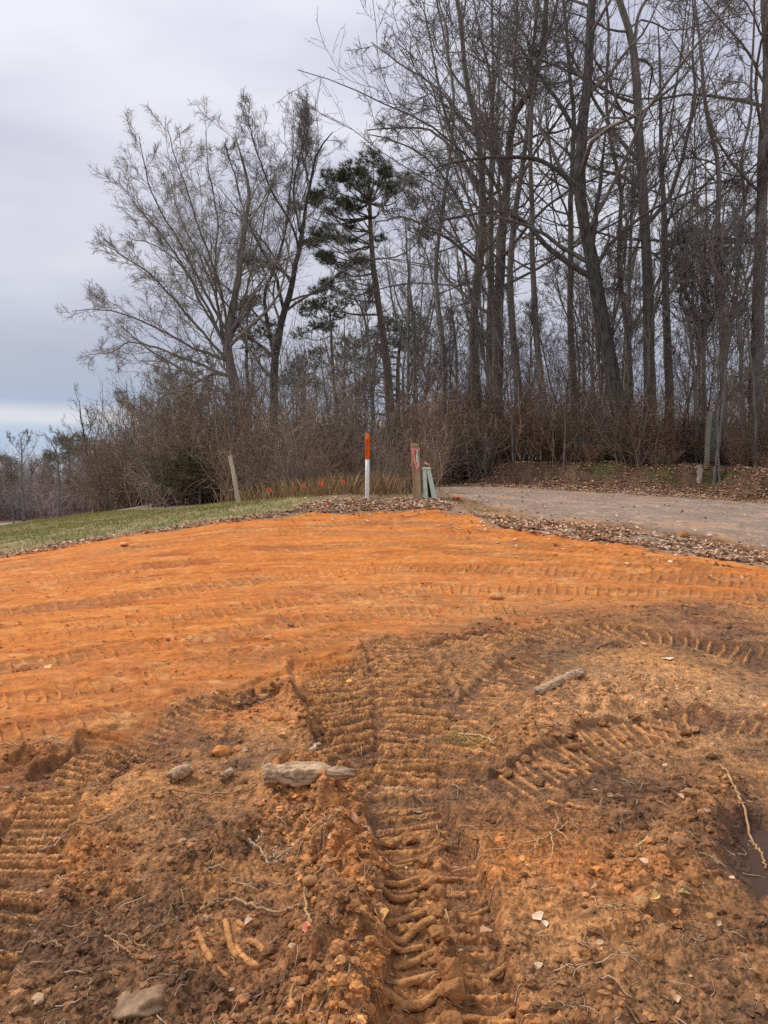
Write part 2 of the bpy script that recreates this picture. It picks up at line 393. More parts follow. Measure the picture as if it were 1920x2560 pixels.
# ------------------------------------------------------------------ mesh and material helpers
def mesh_obj(name, V, faces, mat, parent=None, smooth=True, cols=None, base=None):
    V = np.asarray(V, np.float32)
    if base is not None: V = V - np.asarray(base, np.float32)
    me = bpy.data.meshes.new(name)
    faces = [np.asarray(f, np.int32) for f in faces if len(f)]
    me.vertices.add(len(V)); me.vertices.foreach_set('co', V.ravel())
    lv = np.concatenate([f.ravel() for f in faces])
    tot = np.concatenate([np.full(len(f), f.shape[1], np.int32) for f in faces])
    st = np.concatenate([[0], np.cumsum(tot)[:-1]]).astype(np.int32)
    me.loops.add(len(lv)); me.loops.foreach_set('vertex_index', lv)
    me.polygons.add(len(tot)); me.polygons.foreach_set('loop_start', st); me.polygons.foreach_set('loop_total', tot)
    me.polygons.foreach_set('use_smooth', np.full(len(tot), smooth))
    me.update(calc_edges=True)
    if cols is not None:
        a = me.color_attributes.new('tint', 'FLOAT_COLOR', 'POINT')
        c = np.ones((len(V), 4), np.float32); c[:, :cols.shape[1]] = cols
        a.data.foreach_set('color', c.ravel())
    me.materials.append(mat)
    o = bpy.data.objects.new(name, me); COL.objects.link(o)
    if parent: o.parent = parent
    return o

def tag(o, label=None, cat=None, group=None, kind=None):
    if label: o['label'] = label
    if cat: o['category'] = cat
    if group: o['group'] = group
    if kind: o['kind'] = kind
    return o
def empty(name, loc, label=None, cat=None, group=None):
    o = bpy.data.objects.new(name, None); COL.objects.link(o); o.location = loc
    o.empty_display_size = .2
    return tag(o, label, cat, group)

def nodes(mat_name):
    m = bpy.data.materials.new(mat_name); m.use_nodes = True
    nt = m.node_tree
    return m, nt, nt.nodes['Principled BSDF']
def N(nt, t, **kw):
    n = nt.nodes.new(t)
    for k, v in kw.items():
        if k in n.inputs: n.inputs[k].default_value = v
        else: setattr(n, k, v)
    return n

def mat_simple(name, col, rough=.85, var=.35, scale=20, bump=.3, bscale=60, attr=False, stretch=None, dist=.004, col2=None):
    """noise-varied surface; attr multiplies by the vertex tint"""
    m, nt, bs = nodes(name); L = nt.links
    tc = N(nt, 'ShaderNodeTexCoord'); src = tc.outputs['Object']
    if stretch:
        mp = N(nt, 'ShaderNodeMapping'); mp.inputs['Scale'].default_value = stretch
        L.new(src, mp.inputs['Vector']); src = mp.outputs['Vector']
    n1 = N(nt, 'ShaderNodeTexNoise', Scale=scale, Detail=5.0, Roughness=.6); L.new(src, n1.inputs['Vector'])
    rmp = N(nt, 'ShaderNodeMapRange'); rmp.inputs[1].default_value = .3; rmp.inputs[2].default_value = .7
    L.new(n1.outputs['Fac'], rmp.inputs[0])
    mx = N(nt, 'ShaderNodeMix', data_type='RGBA')
    c2 = col2 or tuple(c * (1 + var) for c in col)
    mx.inputs[6].default_value = (*[c * (1 - var) for c in col], 1); mx.inputs[7].default_value = (*c2, 1)
    L.new(rmp.outputs[0], mx.inputs[0])
    out = mx.outputs[2]
    if attr:
        at_ = N(nt, 'ShaderNodeVertexColor', layer_name='tint')
        ml = N(nt, 'ShaderNodeMix', data_type='RGBA', blend_type='MULTIPLY'); ml.inputs[0].default_value = 1
        L.new(out, ml.inputs[6]); L.new(at_.outputs['Color'], ml.inputs[7]); out = ml.outputs[2]
    L.new(out, bs.inputs['Base Color'])
    bs.inputs['Roughness'].default_value = rough
    bs.inputs['Specular IOR Level'].default_value = .25
    if bump:
        n2 = N(nt, 'ShaderNodeTexNoise', Scale=bscale, Detail=4.0); L.new(src, n2.inputs['Vector'])
        bp = N(nt, 'ShaderNodeBump', Strength=bump, Distance=dist); L.new(n2.outputs['Fac'], bp.inputs['Height'])
        L.new(bp.outputs['Normal'], bs.inputs['Normal'])
    return m

def mat_ground(name, grain, bump, dist):
    m, nt, bs = nodes(name); L = nt.links
    tc = N(nt, 'ShaderNodeTexCoord'); src = tc.outputs['Object']
    a = N(nt, 'ShaderNodeVertexColor', layer_name='tint')
    n1 = N(nt, 'ShaderNodeTexNoise', Scale=grain, Detail=6.0, Roughness=.65); L.new(src, n1.inputs['Vector'])
    n2 = N(nt, 'ShaderNodeTexNoise', Scale=grain * .17, Detail=4.0, Roughness=.6); L.new(src, n2.inputs['Vector'])
    s = N(nt, 'ShaderNodeMath', operation='ADD'); L.new(n1.outputs['Fac'], s.inputs[0]); L.new(n2.outputs['Fac'], s.inputs[1])
    mr = N(nt, 'ShaderNodeMapRange'); mr.inputs[1].default_value = .65; mr.inputs[2].default_value = 1.35; mr.inputs[3].default_value = .62; mr.inputs[4].default_value = 1.38
    L.new(s.outputs[0], mr.inputs[0])
    vm = N(nt, 'ShaderNodeVectorMath', operation='SCALE'); L.new(a.outputs['Color'], vm.inputs[0]); L.new(mr.outputs[0], vm.inputs['Scale'])
    L.new(vm.outputs[0], bs.inputs['Base Color'])
    # the tint's alpha carries dampness
    rr = N(nt, 'ShaderNodeMapRange'); rr.inputs[1].default_value = 0; rr.inputs[2].default_value = 1; rr.inputs[3].default_value = .38; rr.inputs[4].default_value = .92
    L.new(a.outputs['Alpha'], rr.inputs[0]); L.new(rr.outputs[0], bs.inputs['Roughness'])
    bs.inputs['Specular IOR Level'].default_value = .22
    v = N(nt, 'ShaderNodeTexVoronoi', Scale=grain * .9); L.new(src, v.inputs['Vector'])
    ad = N(nt, 'ShaderNodeMath', operation='SUBTRACT'); L.new(n1.outputs['Fac'], ad.inputs[0]); L.new(v.outputs['Distance'], ad.inputs[1])
    bp = N(nt, 'ShaderNodeBump', Strength=bump, Distance=dist); L.new(ad.outputs[0], bp.inputs['Height']); L.new(bp.outputs['Normal'], bs.inputs['Normal'])
    return m

# ------------------------------------------------------------------ ground sheet
def build_ground():
    r = [0.9]
    while r[-1] < 600:
        q = r[-1]
        r.append(q * (1.0200 if q < 1.6 else 1.0023 if q < 7.5 else 1.0042 if q < 17 else 1.007 if q < 32 else 1.03))
    r = np.array(r)
    a = np.concatenate([np.radians(np.linspace(-37, 37, 860)), np.radians(np.linspace(37, 323, 92))[1:-1]])
    nr, na = len(r), len(a)
    X = (r[:, None] * np.sin(a)[None]).ravel(); Y = (r[:, None] * np.cos(a)[None]).ravel()
    h, z = surface(X, Y)
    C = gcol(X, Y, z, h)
    wet = np.clip(1 - .55 * z['pud'] - .25 * z['brown'] * sstep(0, .4, fbm(X, Y, .6, 2, 120)), 0, 1)
    C4 = np.concatenate([C, wet[:, None]], 1)
    V = np.stack([X, Y, h], 1)
    i = np.arange(nr - 1)[:, None] * na; j = np.arange(na)[None]
    q = np.stack([i + j, i + na + j, i + na + (j + 1) % na, i + (j + 1) % na], -1).reshape(-1, 4)
    q = q[:, ::-1]
    # centre cap under the camera
    V = np.vstack([V, [[0, 0, 0]]]); C4 = np.vstack([C4, C4[:1]])
    tri = np.stack([np.full(na, len(V) - 1), (np.arange(na)), (np.arange(na) + 1) % na], -1)[:, ::-1]
    qc = lambda k: z[k][q].mean(1)
    isroad = (qc('road') > .5) & (np.hypot(X, Y)[q[:, 0]] < 60)
    isor = (qc('orange') > .5) & ~isroad
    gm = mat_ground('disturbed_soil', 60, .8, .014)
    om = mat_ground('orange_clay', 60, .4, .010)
    rm = mat_ground('gravel', 42, .55, .014)
    def part(nm, sel, m, t=None):
        fs = q[sel]; used = np.zeros(len(V), bool); used[fs] = True
        if t is not None: used[t] = True
        mp = np.cumsum(used) - 1
        o = mesh_obj(nm, V[used], [mp[fs]] + ([mp[t]] if t is not None else []), m, cols=C4[used])
        tag(o, kind='structure')
        return o
    part('ground', ~isroad & ~isor, gm, tri)
    part('clay_fill', isor, om)
    part('gravel_road', isroad, rm)
build_ground()

# shallow standing water in the rut at the right edge
c = PUD.mean(0)
zw = gz(c[0], c[1]) + .008
_a = np.linspace(0, 2 * np.pi, 40, endpoint=False)
_P = catmull(np.vstack([PUD, PUD[:1]]), 6)[:-1]
_P = c + (_P - c) * .8
mw, nt, bs = nodes('muddy_water')
bs.inputs['Base Color'].default_value = (.07, .036, .02, 1); bs.inputs['Specular IOR Level'].default_value = .25; bs.inputs['Roughness'].default_value = .18
_nz = N(nt, 'ShaderNodeTexNoise', Scale=14.0); _bp = N(nt, 'ShaderNodeBump', Strength=.06, Distance=.01)
nt.links.new(_nz.outputs['Fac'], _bp.inputs['Height']); nt.links.new(_bp.outputs['Normal'], bs.inputs['Normal'])
o = mesh_obj('puddle', np.vstack([np.c_[_P, np.full(len(_P), zw)], [[c[0], c[1], zw]]]),
             [np.stack([np.arange(len(_P)), (np.arange(len(_P)) + 1) % len(_P), np.full(len(_P), len(_P))], 1)], mw)
tag(o, kind='structure')

# ------------------------------------------------------------------ sky and sun
SUN_EL, SUN_AZ = math.radians(46), math.radians(-62)     # ahead and to the left
w = bpy.data.worlds.new("World"); scn.world = w; w.use_nodes = True
nt = w.node_tree; L = nt.links
bg = nt.nodes['Background']
sky = N(nt, 'ShaderNodeTexSky', sky_type='NISHITA', sun_disc=False)
sky.sun_elevation = SUN_EL; sky.sun_rotation = SUN_AZ
tc = N(nt, 'ShaderNodeTexCoord')
sep = N(nt, 'ShaderNodeSeparateXYZ'); L.new(tc.outputs['Generated'], sep.inputs[0])
# overcast deck: brighter to the zenith, soft blotches stretched along the horizon
mp = N(nt, 'ShaderNodeMapping'); mp.inputs['Scale'].default_value = (1.0, 1.0, 3.0); mp.inputs['Rotation'].default_value = (.15, .25, .3)
L.new(tc.outputs['Generated'], mp.inputs['Vector'])
nz = N(nt, 'ShaderNodeTexNoise', Scale=2.1, Detail=4.0, Roughness=.48); L.new(mp.outputs[0], nz.inputs['Vector'])
cr = N(nt, 'ShaderNodeValToRGB'); L.new(nz.outputs['Fac'], cr.inputs[0])
e = cr.color_ramp.elements
e[0].position = .36; e[0].color = (.50, .51, .62, 1)
e[1].position = .66; e[1].color = (.76, .76, .825, 1)
k = cr.color_ramp.elements.new(.5); k.color = (.63, .64, .73, 1)
zg = N(nt, 'ShaderNodeMapRange'); zg.inputs[1].default_value = .0; zg.inputs[2].default_value = 1; zg.inputs[3].default_value = .90; zg.inputs[4].default_value = 1.55
L.new(sep.outputs['Z'], zg.inputs[0])
sc_ = N(nt, 'ShaderNodeVectorMath', operation='SCALE'); L.new(cr.outputs[0], sc_.inputs[0]); L.new(zg.outputs[0], sc_.inputs['Scale'])
# low break in the deck near the horizon: a bright strip and pale blue under it
band = N(nt, 'ShaderNodeValToRGB'); L.new(sep.outputs['Z'], band.inputs[0])
be = band.color_ramp.elements
be[0].position = 0.0; be[0].color = (.62, .74, .88, 1)
be[1].position = .12; be[1].color = (.43, .47, .60, 1)
for p_, c_ in ((.035, (.46, .58, .76)), (.052, (.50, .60, .76)), (.062, (.72, .74, .80)), (.070, (.70, .72, .79)), (.085, (.42, .49, .64))):
    q_ = band.color_ramp.elements.new(p_); q_.color = (*c_, 1)
bm_ = N(nt, 'ShaderNodeMapRange', interpolation_type='SMOOTHSTEP'); bm_.inputs[1].default_value = .07; bm_.inputs[2].default_value = .26; bm_.inputs[3].default_value = 1; bm_.inputs[4].default_value = 0
L.new(sep.outputs['Z'], bm_.inputs[0])
mxb = N(nt, 'ShaderNodeMix', data_type='RGBA'); L.new(bm_.outputs[0], mxb.inputs[0]); L.new(sc_.outputs[0], mxb.inputs[6]); L.new(band.outputs[0], mxb.inputs[7])
# clear sky above the deck shows faintly through
up = N(nt, 'ShaderNodeVectorMath', operation='SCALE'); up.inputs['Scale'].default_value = 10.0; L.new(mxb.outputs[2], up.inputs[0])
fin = N(nt, 'ShaderNodeMix', data_type='RGBA'); fin.inputs[0].default_value = .93
L.new(sky.outputs[0], fin.inputs[6]); L.new(up.outputs[0], fin.inputs[7])
L.new(fin.outputs[2], bg.inputs['Color']); bg.inputs['Strength'].default_value = 0.1

sd = bpy.data.lights.new('sun', 'SUN'); so = bpy.data.objects.new('sun', sd); COL.objects.link(so)
sd.energy = 2.9; sd.angle = math.radians(8); sd.color = (1, .91, .80)
dirv = Vector((math.sin(SUN_AZ) * math.cos(SUN_EL), math.cos(SUN_AZ) * math.cos(SUN_EL), math.sin(SUN_EL)))
so.rotation_euler = dirv.to_track_quat('Z', 'Y').to_euler()
so.location = (-10, 10, 30)

# ------------------------------------------------------------------ tubes, ribbons and branching
def nrm(v): return v / (np.linalg.norm(v, axis=-1, keepdims=True) + 1e-9)

class Geo:
    def __init__(self): self.V = []; self.Q = []; self.T = []; self.C = []; self.n = 0
    def add(self, V, quads=None, tris=None, col=None):
        if quads is not None and len(quads): self.Q.append(np.asarray(quads) + self.n)
        if tris is not None and len(tris): self.T.append(np.asarray(tris) + self.n)
        V = np.asarray(V, np.float32).reshape(-1, 3); self.V.append(V)
        if col is None: col = np.ones((len(V), 3), np.float32)
        col = np.asarray(col, np.float32)
        if col.ndim == 1: col = np.tile(col, (len(V), 1))
        self.C.append(col); self.n += len(V)
    def tubes(self, P, R, m, cap=True, rng=None, rough=0.0, col=None):
        """P (N,K,3) centre lines, R (N,K) radii, m sides"""
        n, K, _ = P.shape
        if n == 0: return
        tan = nrm(np.gradient(P, axis=1))
        mean = nrm(P[:, -1] - P[:, 0] + 1e-6)
        ref = np.where(np.abs(mean[:, 2:3]) < .8, np.array([[0, 0, 1.]]), np.array([[1., .2, 0]]))
        a = nrm(np.cross(tan, ref[:, None])); b = np.cross(tan, a)
        th = np.linspace(0, 2 * np.pi, m, endpoint=False)
        RR = R[:, :, None] * np.ones(m)
        if rough: RR = RR * (1 + rough * rng.standard_normal(RR.shape))
        V = P[:, :, None] + RR[..., None] * (np.cos(th)[:, None] * a[:, :, None] + np.sin(th)[:, None] * b[:, :, None])
        V = V.reshape(-1, 3)
        i = (np.arange(n) * K * m)[:, None, None] + (np.arange(K - 1) * m)[None, :, None]; j = np.arange(m)[None, None]
        q = np.stack([i + j, i + (j + 1) % m, i + m + (j + 1) % m, i + m + j], -1).reshape(-1, 4)
        t = None
        if cap:
            V = np.vstack([V, P[:, 0], P[:, -1]])
            c0 = n * K * m + np.arange(n)[:, None]; c1 = c0 + n; jj = np.arange(m)[None]; o = (np.arange(n) * K * m)[:, None]
            t = np.vstack([np.stack([c0 + 0 * jj, o + (jj + 1) % m, o + jj], -1).reshape(-1, 3),
                           np.stack([c1 + 0 * jj, o + (K - 1) * m + jj, o + (K - 1) * m + (jj + 1) % m], -1).reshape(-1, 3)])
        c = None
        if col is not None:
            c = np.repeat(np.asarray(col, np.float32), K * m, 0)
            if cap: c = np.vstack([c, col, col])
        self.add(V, q, t, c)
    def ribbons(self, P, R, rng, col=None):
        n, K, _ = P.shape
        if n == 0: return
        d = nrm(P[:, -1] - P[:, 0]); s = nrm(np.cross(d, rng.standard_normal((n, 3))))
        Lf = P[:, :-1] - s[:, None] * R[:, :-1, None]; Rt = P[:, :-1] + s[:, None] * R[:, :-1, None]
        V = np.concatenate([np.stack([Lf, Rt], 2).reshape(n, -1, 3), P[:, -1:]], 1)
        k = 2 * (K - 1) + 1; o = (np.arange(n) * k)[:, None]
        q = np.concatenate([o + np.array([[2 * i, 2 * i + 1, 2 * i + 3, 2 * i + 2]]) for i in range(K - 2)]) if K > 2 else None
        t = o + np.array([[k - 3, k - 2, k - 1]])
        c = None if col is None else np.repeat(np.asarray(col, np.float32), k, 0)
        self.add(V.reshape(-1, 3), q, t, c)
    def arrays(self):
        return np.vstack(self.V), [np.vstack(x) for x in (self.Q, self.T) if x], np.vstack(self.C)
    def build(self, name, mat, parent=None, base=None, smooth=True):
        V, Fc, C = self.arrays()
        return mesh_obj(name, V, Fc, mat, parent, smooth, cols=C, base=base)

def grow(rng, P, R, n, t0, t1, ang, asd, ratio, npts, rr, up, wob, lmin=.05, out=None, lmul=None):
    N_, K, _ = P.shape
    idx = np.repeat(np.arange(N_), n); tot = len(idx)
    if tot == 0: return np.zeros((0, npts, 3)), np.zeros((0, npts))
    st = (np.tile(np.arange(n), N_) + rng.uniform(0, 1, tot)) / n
    t = t0 + (t1 - t0) * st
    f = t * (K - 1); i = np.minimum(f.astype(int), K - 2); fr = (f - i)[:, None]
    pos = P[idx, i] * (1 - fr) + P[idx, i + 1] * fr
    rad = R[idx, i] * (1 - fr[:, 0]) + R[idx, i + 1] * fr[:, 0]
    tan = nrm(P[idx, i + 1] - P[idx, i])
    pr = rng.standard_normal((tot, 3))
    if out is not None: pr = pr + out
    perp = nrm(pr - tan * (pr * tan).sum(1, keepdims=True))
    a = np.radians(np.clip(rng.normal(ang, asd, tot), 8, 110))[:, None]
    d = nrm(np.cos(a) * tan + np.sin(a) * perp)
    pl = np.linalg.norm(np.diff(P, axis=1), axis=2).sum(1)[idx]
    ln = np.maximum(pl * ratio * (1 - .7 * st) * rng.uniform(.55, 1.25, tot), lmin)
    if lmul is not None: ln = ln * lmul
    r0 = np.minimum(rad * rr * rng.uniform(.7, 1.1, tot), rad * .85)
    r0 = np.maximum(r0, .003)
    out_p = np.zeros((tot, npts, 3)); out_p[:, 0] = pos
    step = (ln / (npts - 1))[:, None]
    drift = rng.standard_normal((tot, 3)) * wob * .5
    for k in range(1, npts):
        pos = pos + d * step; out_p[:, k] = pos
        d = nrm(d + rng.standard_normal((tot, 3)) * wob + drift + np.array([0, 0, up]))
    s = np.linspace(0, 1, npts)[None]
    rads = r0[:, None] * (1 - .8 * s) + .0
    return out_p, rads

def resample(P, n, rad=None):
    P = np.asarray(P, float)
    Q = catmull3(P); s = np.concatenate([[0], np.cumsum(np.linalg.norm(np.diff(Q, axis=0), axis=1))])
    u = np.linspace(0, s[-1], n)
    return np.stack([np.interp(u, s, Q[:, k]) for k in range(3)], 1)
def catmull3(P, n=8):
    if len(P) < 3: return P
    return catmull(P, n)

BARK = mat_simple('bark_grey', (.19, .17, .148), .95, .45, 9, .7, 30, True, (1, 1, .22), .02)
BARKD = mat_simple('bark_dark', (.07, .06, .053), .95, .5, 12, .8, 34, True, (1, 1, .3), .03, col2=(.15, .14, .13))
TWIG = mat_simple('twig', (.18, .162, .145), .9, .25, 4, 0, 1, True)
TWIGP = mat_simple('twig_pale', (.29, .26, .225), .9, .3, 4, 0, 1, True)
BRUSHM = mat_simple('brush_twigs', (.225, .165, .122), .9, .35, 3, 0, 1, True)
PINEBARK = mat_simple('pine_bark', (.16, .125, .10), .95, .45, 10, .7, 26, True, (1, 1, .35), .02)
NEEDLE = mat_simple('pine_needles', (.048, .074, .034), .7, .35, 3, 0, 1, True)
LEAFM = mat_simple('dead_leaf', (.50, .335, .22), .8, .3, 14, .2, 60, True)

def crown(rng, trunks, rads, lv=(12, 7, 5, 3), t0=.35, ang=48, up=.14, ratio=.34, cw=.16, thick=1.0, out=None, l3=.58, l4=.55, a2=42, a3=38, a4=38, r2=.48):
    """limbs, branches, twigs and twiglets on the given stems; returns Geo"""
    g = Geo()
    wob = cw; P1 = []; R1 = []
    for T, R in zip(trunks, rads):
        p, r = grow(rng, T[None], R[None], lv[0], t0, .98, ang, 12, ratio, 9, .42, up, wob, .6, out)
        P1.append(p); R1.append(r)
    P1 = np.vstack(P1); R1 = np.maximum(np.vstack(R1), .012 * thick)
    g.tubes(P1, R1, 6, False)
    P2, R2 = grow(rng, P1, R1, lv[1], .12, 1, a2, 12, r2, 7, .55, up * .9, wob * .9, .3, out)
    R2 = np.maximum(R2, .0085 * thick); g.tubes(P2, R2, 4, False)
    P3, R3 = grow(rng, P2, R2, lv[2], .12, 1, a3, 12, l3, 5, .6, up * .9, wob * .85, .25)
    R3 = np.maximum(R3, .0062 * thick); g.tubes(P3, R3, 3, False)
    P4, R4 = grow(rng, P3, R3, lv[3], .12, 1.0, a4, 12, l4, 4, .7, up * .7, wob * .9, .16)
    R4 = np.maximum(R4, .0046 * thick); R4[:, -1] = .002
    g.ribbons(P4, R4, rng)
    return g, (P1, P2, P3, P4)

def stem_px(pts, d, dj=0.0, rng=None, n=22, wob=0.0):
    """centre line through photo pixels, standing at forward distance d; dj bends it in depth"""
    P = []
    off = 0.0
    for k, p in enumerate(pts):
        dd = p[2] if len(p) > 2 else d + dj * (k / max(1, len(pts) - 1)) ** 1.3
        P.append(at(p[0], p[1], dd))
    Q = resample(P, n)
    if wob and rng is not None:
        nz = np.cumsum(rng.standard_normal((n, 3)) * wob, 0) * .5
        nz -= np.linspace(0, 1, n)[:, None] * nz[-1]; nz[0] = 0
        Q = Q + nz
    return Q
def plant(P):
    """drop the foot of a stem a little into the ground"""
    P = P.copy(); z = gz(P[0, 0], P[0, 1]); dz = z - .12 - P[0, 2]
    f = np.clip(1 - np.arange(len(P)) / 5, 0, 1)[:, None]
    P[:, 2] += (f[:, 0] * dz)
    P[0, 2] = z - .12
    return P
def taper(P, r0, r1, flare=.35, e=.9):
    s = np.linspace(0, 1, len(P)); h = np.cumsum(np.r_[0, np.linalg.norm(np.diff(P, axis=0), axis=1)])
    return (r0 * (1 - s) ** e + r1) * (1 + flare * np.exp(-h / .45))

def tree(label, stems, rads, rng, mat=BARK, tw=TWIG, cat='tree', name='bare_tree', group=None, leaves=0, planted=1, lat=None, sides=11, **kw):
    """stems: list of centre lines (the first `planted` stand in the ground)"""
    base = stems[0][0].copy(); base[2] = gz(base[0], base[1])
    root = empty(name, base, label, cat, group)
    g = Geo()
    for T, R in zip(stems, rads):
        g.tubes(T[None], R[None], sides, True, rng, .05)
    g.build('trunk', mat, root, base)
    c, lv = crown(rng, stems, rads, **kw)
    c.build('crown', tw, root, base)
    if leaves:
        P = lv[3]; k = rng.choice(len(P), min(leaves, len(P)), False)
        lg = Geo(); leaf_geo(lg, rng, P[k, -1], .075, hang=True); lg.build('dead_leaves', LEAFM, root, base, False)
    return root

def leaf_geo(g, rng, pos, size, hang=False, flat=False, nrmz=None, tint=None, cup=.35):
    n = len(pos)
    s = size * rng.uniform(.6, 1.35, n)[:, None]
    a = rng.uniform(0, 2 * np.pi, n)
    if hang:
        ax = nrm(np.stack([np.cos(a) * .6, np.sin(a) * .6, -rng.uniform(.3, 1, n)], 1))
    else:
        ax = nrm(np.stack([np.cos(a), np.sin(a), rng.normal(0, .22, n)], 1))
    side = nrm(np.cross(ax, nrm(np.array([0, 0, 1.]) + rng.standard_normal((n, 3)) * (.8 if hang else .28))))
    upv = np.cross(side, ax)
    l, w_ = s, s * rng.uniform(.28, .5, n)[:, None]
    c = s * rng.normal(cup * .5, cup * .5, n)[:, None]
    p0 = pos - ax * l * .5; p3 = pos + ax * l * .5 + upv * c * .5
    m1 = pos - ax * l * .12; m2 = pos + ax * l * .2
    V = np.stack([p0, m1 + side * w_ + upv * c, m1, m1 - side * w_ + upv * c * .8, m2 + side * w_ * .8 + upv * c, m2 + upv * c * .15, m2 - side * w_ * .8 + upv * c, p3], 1)
    o = (np.arange(n) * 8)[:, None]
    q = np.vstack([o + np.array([[1, 2, 5, 4]]), o + np.array([[2, 3, 6, 5]])])
    t = np.vstack([o + np.array(k) for k in ([[0, 2, 1]], [[0, 3, 2]], [[4, 5, 7]], [[5, 6, 7]])])
    if tint is None:
        b = rng.uniform(.6, 1.6, n)[:, None]; tint = b * (np.array([[1, .95, .9]]) + rng.uniform(-.15, .25, n)[:, None] * np.array([[0, .5, 1.0]]))
    g.add(V.reshape(-1, 3), q, t, np.repeat(tint, 8, 0))

# ---------------- trees of the wood beyond the road (traced stems, grown crowns)
def px_tree(seed, label, d, stems, r0, r1, dj=0, wob=.05, extra=(), er=.4, n=22, **kw):
    """stems: list of pixel polylines; the first is the trunk, others fork off it"""
    rng = RS(seed)
    S = []; R = []
    r0 *= .62; r1 *= .55; er *= .85; tip = kw.pop('tip', None) or r1
    for k, pts in enumerate(stems):
        P = stem_px(pts, d, dj, rng, n, wob)
        if k == 0:
            P = plant(P); e0 = r1 if pts[-1][1] < 0 else min(r1, .022); rr = taper(P, r0 - e0, e0)
        else:
            j = np.argmin(np.linalg.norm(S[0] - P[0], axis=1)) if len(pts[0]) == 2 else 0
            P = P + (S[0][j] - P[0]) * np.linspace(1, 0, len(P))[:, None] if len(pts[0]) == 2 else P
            rk = R[0][j] * (er if len(pts[0]) == 2 else 1)
            e_ = min(tip, rk * .3, .03 if pts[-1][1] > 0 else 9); rr = taper(P, rk * .95 - e_, e_, 0)
            if kw.get('spread'):
                P = P + np.linspace(0, 1, len(P))[:, None] ** 1.2 * np.array([0, rng.normal(0, kw['spread']), 0])
        S.append(P); R.append(rr)
    kw.pop('spread', None)
    return tree(label, S, R, rng, **kw)

G_W = 'bare trees of the wood across the road'
px_tree(11, 'dark rough-barked leaning tree with long limbs reaching left', 25.8,
        [[(1562, 1165), (1545, 1000), (1512, 830), (1482, 640), (1456, 490), (1458, 350), (1473, 200), (1482, 0), (1500, -260)],
         [(1462, 520), (1420, 455), (1345, 405), (1265, 392), (1180, 392), (1090, 400)],
         [(1488, 665), (1440, 640), (1370, 590), (1310, 530), (1255, 510), (1190, 520), (1100, 545)],
         [(1478, 600), (1486, 480), (1492, 365)],
         [(1460, 330), (1400, 210), (1340, 130), (1290, 60)]], .44, .17, .5, .03, er=.62, mat=BARKD, group=G_W, lv=(13, 7, 5, 2), t0=.3, ang=58, up=.035, ratio=.5, cw=.17, spread=.8)
px_tree(12, 'tall straight grey trunk just right of the dark leaning tree, forking high up', 27.3,
        [[(1622, 1150), (1625, 950), (1622, 760), (1612, 500), (1598, 280), (1582, 110), (1560, 30), (1530, -60), (1490, -260)],
         [(1583, 120), (1600, 20), (1640, -60), (1680, -260)],
         [(1605, 400), (1540, 330), (1480, 230), (1430, 130), (1380, 0)]], .36, .15, .6, .03, er=.6, group=G_W, lv=(13, 7, 5, 2), t0=.4, ang=58, up=.035, ratio=.5, cw=.17)
px_tree(13, 'straight grey trunk with a snapped top, beside the tall forked trunk', 28.2,
        [[(1668, 1155), (1672, 980), (1664, 800), (1660, 600), (1652, 380), (1650, 230), (1645, 62)],
         [(1655, 300), (1690, 190), (1715, 60), (1740, -120), (1760, -300)],
         [(1653, 420), (1685, 230), (1700, 100), (1720, -100), (1700, -300)],
         [(1672, 560), (1720, 430), (1790, 390), (1880, 370)],
         [(1668, 720), (1730, 650), (1750, 590)]], .30, .16, .3, .02, er=.55, group=G_W, lv=(13, 7, 5, 2), t0=.4, ang=58, up=.035, ratio=.5, cw=.17)
px_tree(14, 'thick trunk at the right edge of the photo', 25.6,
        [[(1888, 1150), (1892, 980), (1900, 780), (1907, 560), (1912, 350), (1918, 150), (1910, -20), (1930, -260)],
         [(1916, 180), (1860, 90), (1790, 20), (1700, -60)],
         [(1905, 640), (1860, 760), (1800, 800), (1740, 780)],
         [(1910, 460), (1840, 560), (1770, 640), (1720, 730)]], .38, .15, .3, .03, er=.42, group=G_W, lv=(13, 7, 5, 2), t0=.35, ang=58, up=.035, ratio=.5, cw=.17)
px_tree(15, 'slimmer tree forking low into a narrow Y, left of the right-edge trunk', 25.2,
        [[(1812, 1140), (1815, 1020), (1812, 900), (1808, 800), (1795, 660), (1800, 500), (1795, 380), (1765, 260), (1750, 120), (1730, -80)],
         [(1812, 860), (1838, 770), (1850, 640), (1862, 500), (1850, 400), (1868, 300), (1880, 100), (1890, -100)],
         [(1845, 640), (1880, 560), (1900, 470), (1925, 350)]], .21, .05, .5, .04, er=.8, group=G_W, lv=(12, 8, 6, 3), leaves=260, t0=.3, ang=58, up=.035, ratio=.25)
px_tree(16, 'right-hand of the two dark trunks standing close together at the middle of the wood', 30,
        [[(1242, 1150), (1244, 980), (1250, 800), (1262, 600), (1275, 430), (1285, 300), (1330, 230), (1365, 80), (1380, -150)],
         [(1268, 500), (1240, 300), (1230, 120), (1205, -60), (1190, -250)],
         [(1270, 440), (1185, 350), (1120, 230), (1050, 150), (985, 85), (925, 20)],
         [(1262, 560), (1170, 420), (1090, 320), (1000, 285), (915, 275)],
         [(1266, 470), (1200, 260), (1130, 120), (1125, 20), (1090, -120)],
         [(1285, 300), (1290, 100), (1300, -100)]], .40, .12, 0, .05, er=.55, group=G_W, spread=1.5, lv=(13, 7, 5, 2), t0=.25, ang=58, up=.035, ratio=.5, cw=.17)
